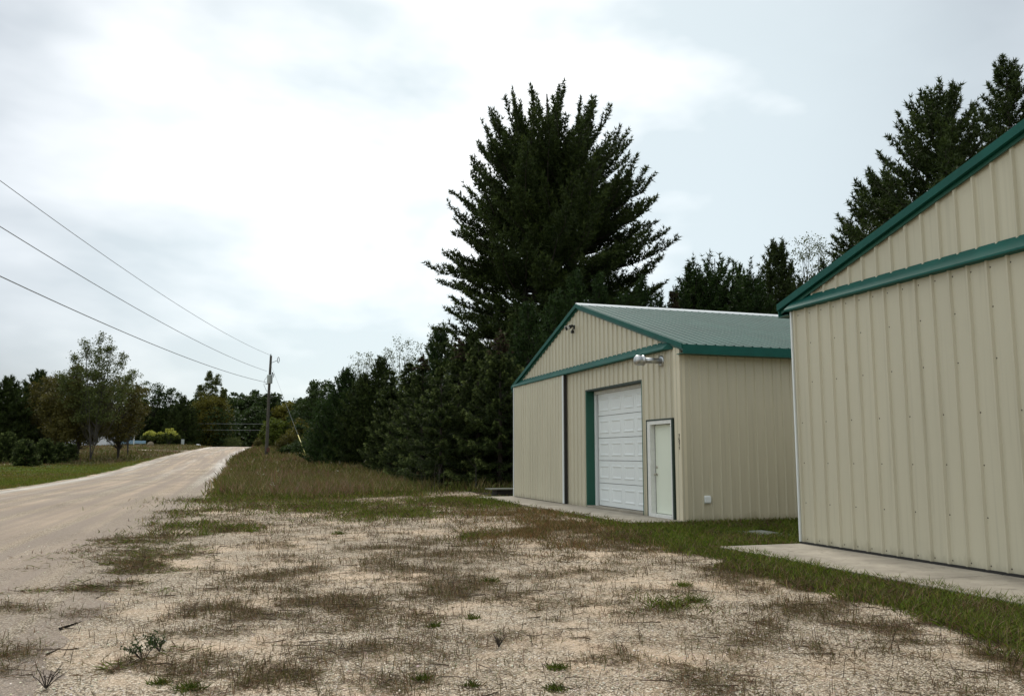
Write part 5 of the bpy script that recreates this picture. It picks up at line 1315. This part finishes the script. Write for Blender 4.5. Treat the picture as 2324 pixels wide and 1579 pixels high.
# individual green weeds in the lot
def gnd_pt(px, py):
    c = (px - 1162) / 1924.; d_ = (789.5 - py) / 1924.; f_ = math.cos(PITCH) - d_ * math.sin(PITCH); u = math.sin(PITCH) + d_ * math.cos(PITCH); k_ = -EYE / u
    return ((c * cy_ + f_ * sy_) * k_, (-c * sy_ + f_ * cy_) * k_)
weeds = [(325, 1500, .17, 'l', 'leafy branching weed in the gravel at lower left'), (362, 1478, .12, 'l', 'small leafy weed just behind the branching one at lower left'), (365, 1552, .09, 't', 'yellowish grass tuft at the bottom left'), (432, 1566, .11, 't', 'darker green tuft on the bottom edge, left part'),
         (517, 1196, .17, 't', 'round green tuft in the gravel near the road, brightest one'), (566, 1206, .15, 't', 'green tuft just right of the round bright one'), (461, 1214, .16, 't', 'flat green tuft left of the round bright one'), (1073, 1404, .08, 't', 'tiny green tuft in the middle of the bare gravel'), (987, 1424, .09, 't', 'flat green weed left of the tiny middle tuft'),
         (1265, 1517, .09, 't', 'green weed right of bottom centre'), (1069, 1560, .08, 't', 'small green weed at bottom centre edge'), (1257, 1566, .09, 't', 'green weed on the bottom edge right of centre'), (958, 1544, .08, 't', 'green weed with a stalk at the bottom, left of centre'), (1114, 1320, .12, 't', 'dark green tuft inside the brown weeds near centre'), (1578, 1366, .17, 't', 'broad olive grass tuft alone in the right gravel'), (770, 1212, .15, 't', 'dark flat weed in the far gravel left of centre'),
         (1550, 1330, .12, 't', 'small bright weed above the broad olive tuft'), (104, 1562, .14, 's', 'dark leafless weed at the lower left corner'), (1132, 1468, .09, 's', 'dark twiggy weed in the centre foreground')]
for k, (px, py, rr, kd, lab) in enumerate(weeds):
    x_, y_ = gnd_pt(px, py); g = G(300 + k); e = empty('weed', (x_, y_, tz(x_, y_)), lab, 'weed', 'weeds in the gravel')
    if kd == 't':
        n = 130; P_ = np.stack([g.normal(size=n) * rr * .35, g.normal(size=n) * rr * .35, np.zeros(n)], 1)
        blades('leaves', P_, rr * (.3 + .5 * g.random(n)), np.full(n, .006), .2 + 1.1 * g.random(n), palette(g, n, GR, [4, 3, 3, 1]) * (1.0 if 'bright' in lab else .7), g, None, None, .4, parent=e)
    else:
        m = MB(); tips = []
        for i in range(9 if kd == 'l' else 11):
            a = g.random() * 6.28; el = .5 + .8 * g.random(); ln = rr * (.7 + .6 * g.random()); t1 = Vector((math.cos(a) * math.cos(el), math.sin(a) * math.cos(el), math.sin(el))) * ln
            m.tube([(0, 0, 0), tuple(t1 * .5 + Vector((0, 0, .01))), tuple(t1)], [.003, .0025, .0012], 4); tips += [t1, t1 * .7, t1 * .85]
            for q in range(3):
                b0 = t1 * (.4 + .2 * q); b1_ = b0 + Vector((g.normal(), g.normal(), .6)).normalized() * ln * .28; m.tube([tuple(b0), tuple(b1_)], [.002, .001], 3); tips.append(b1_)
        st_ = m.build('stems', M['bark'], e, local=True)
        if kd == 'l':
            tp_ = np.array([tuple(t) for t in tips]); tp_ = np.repeat(tp_, 4, 0) + g.normal(size=(len(tp_) * 4, 3)) * .008; VT = leaves(tp_, np.full(len(tp_), .018), .3 + .4 * g.random(len(tp_)), g); tri_obj('leaves', [VT], F_BLUE, e, 4)
print('objects', len(bpy.data.objects), 'polys', sum(len(m.polygons) for m in bpy.data.meshes))
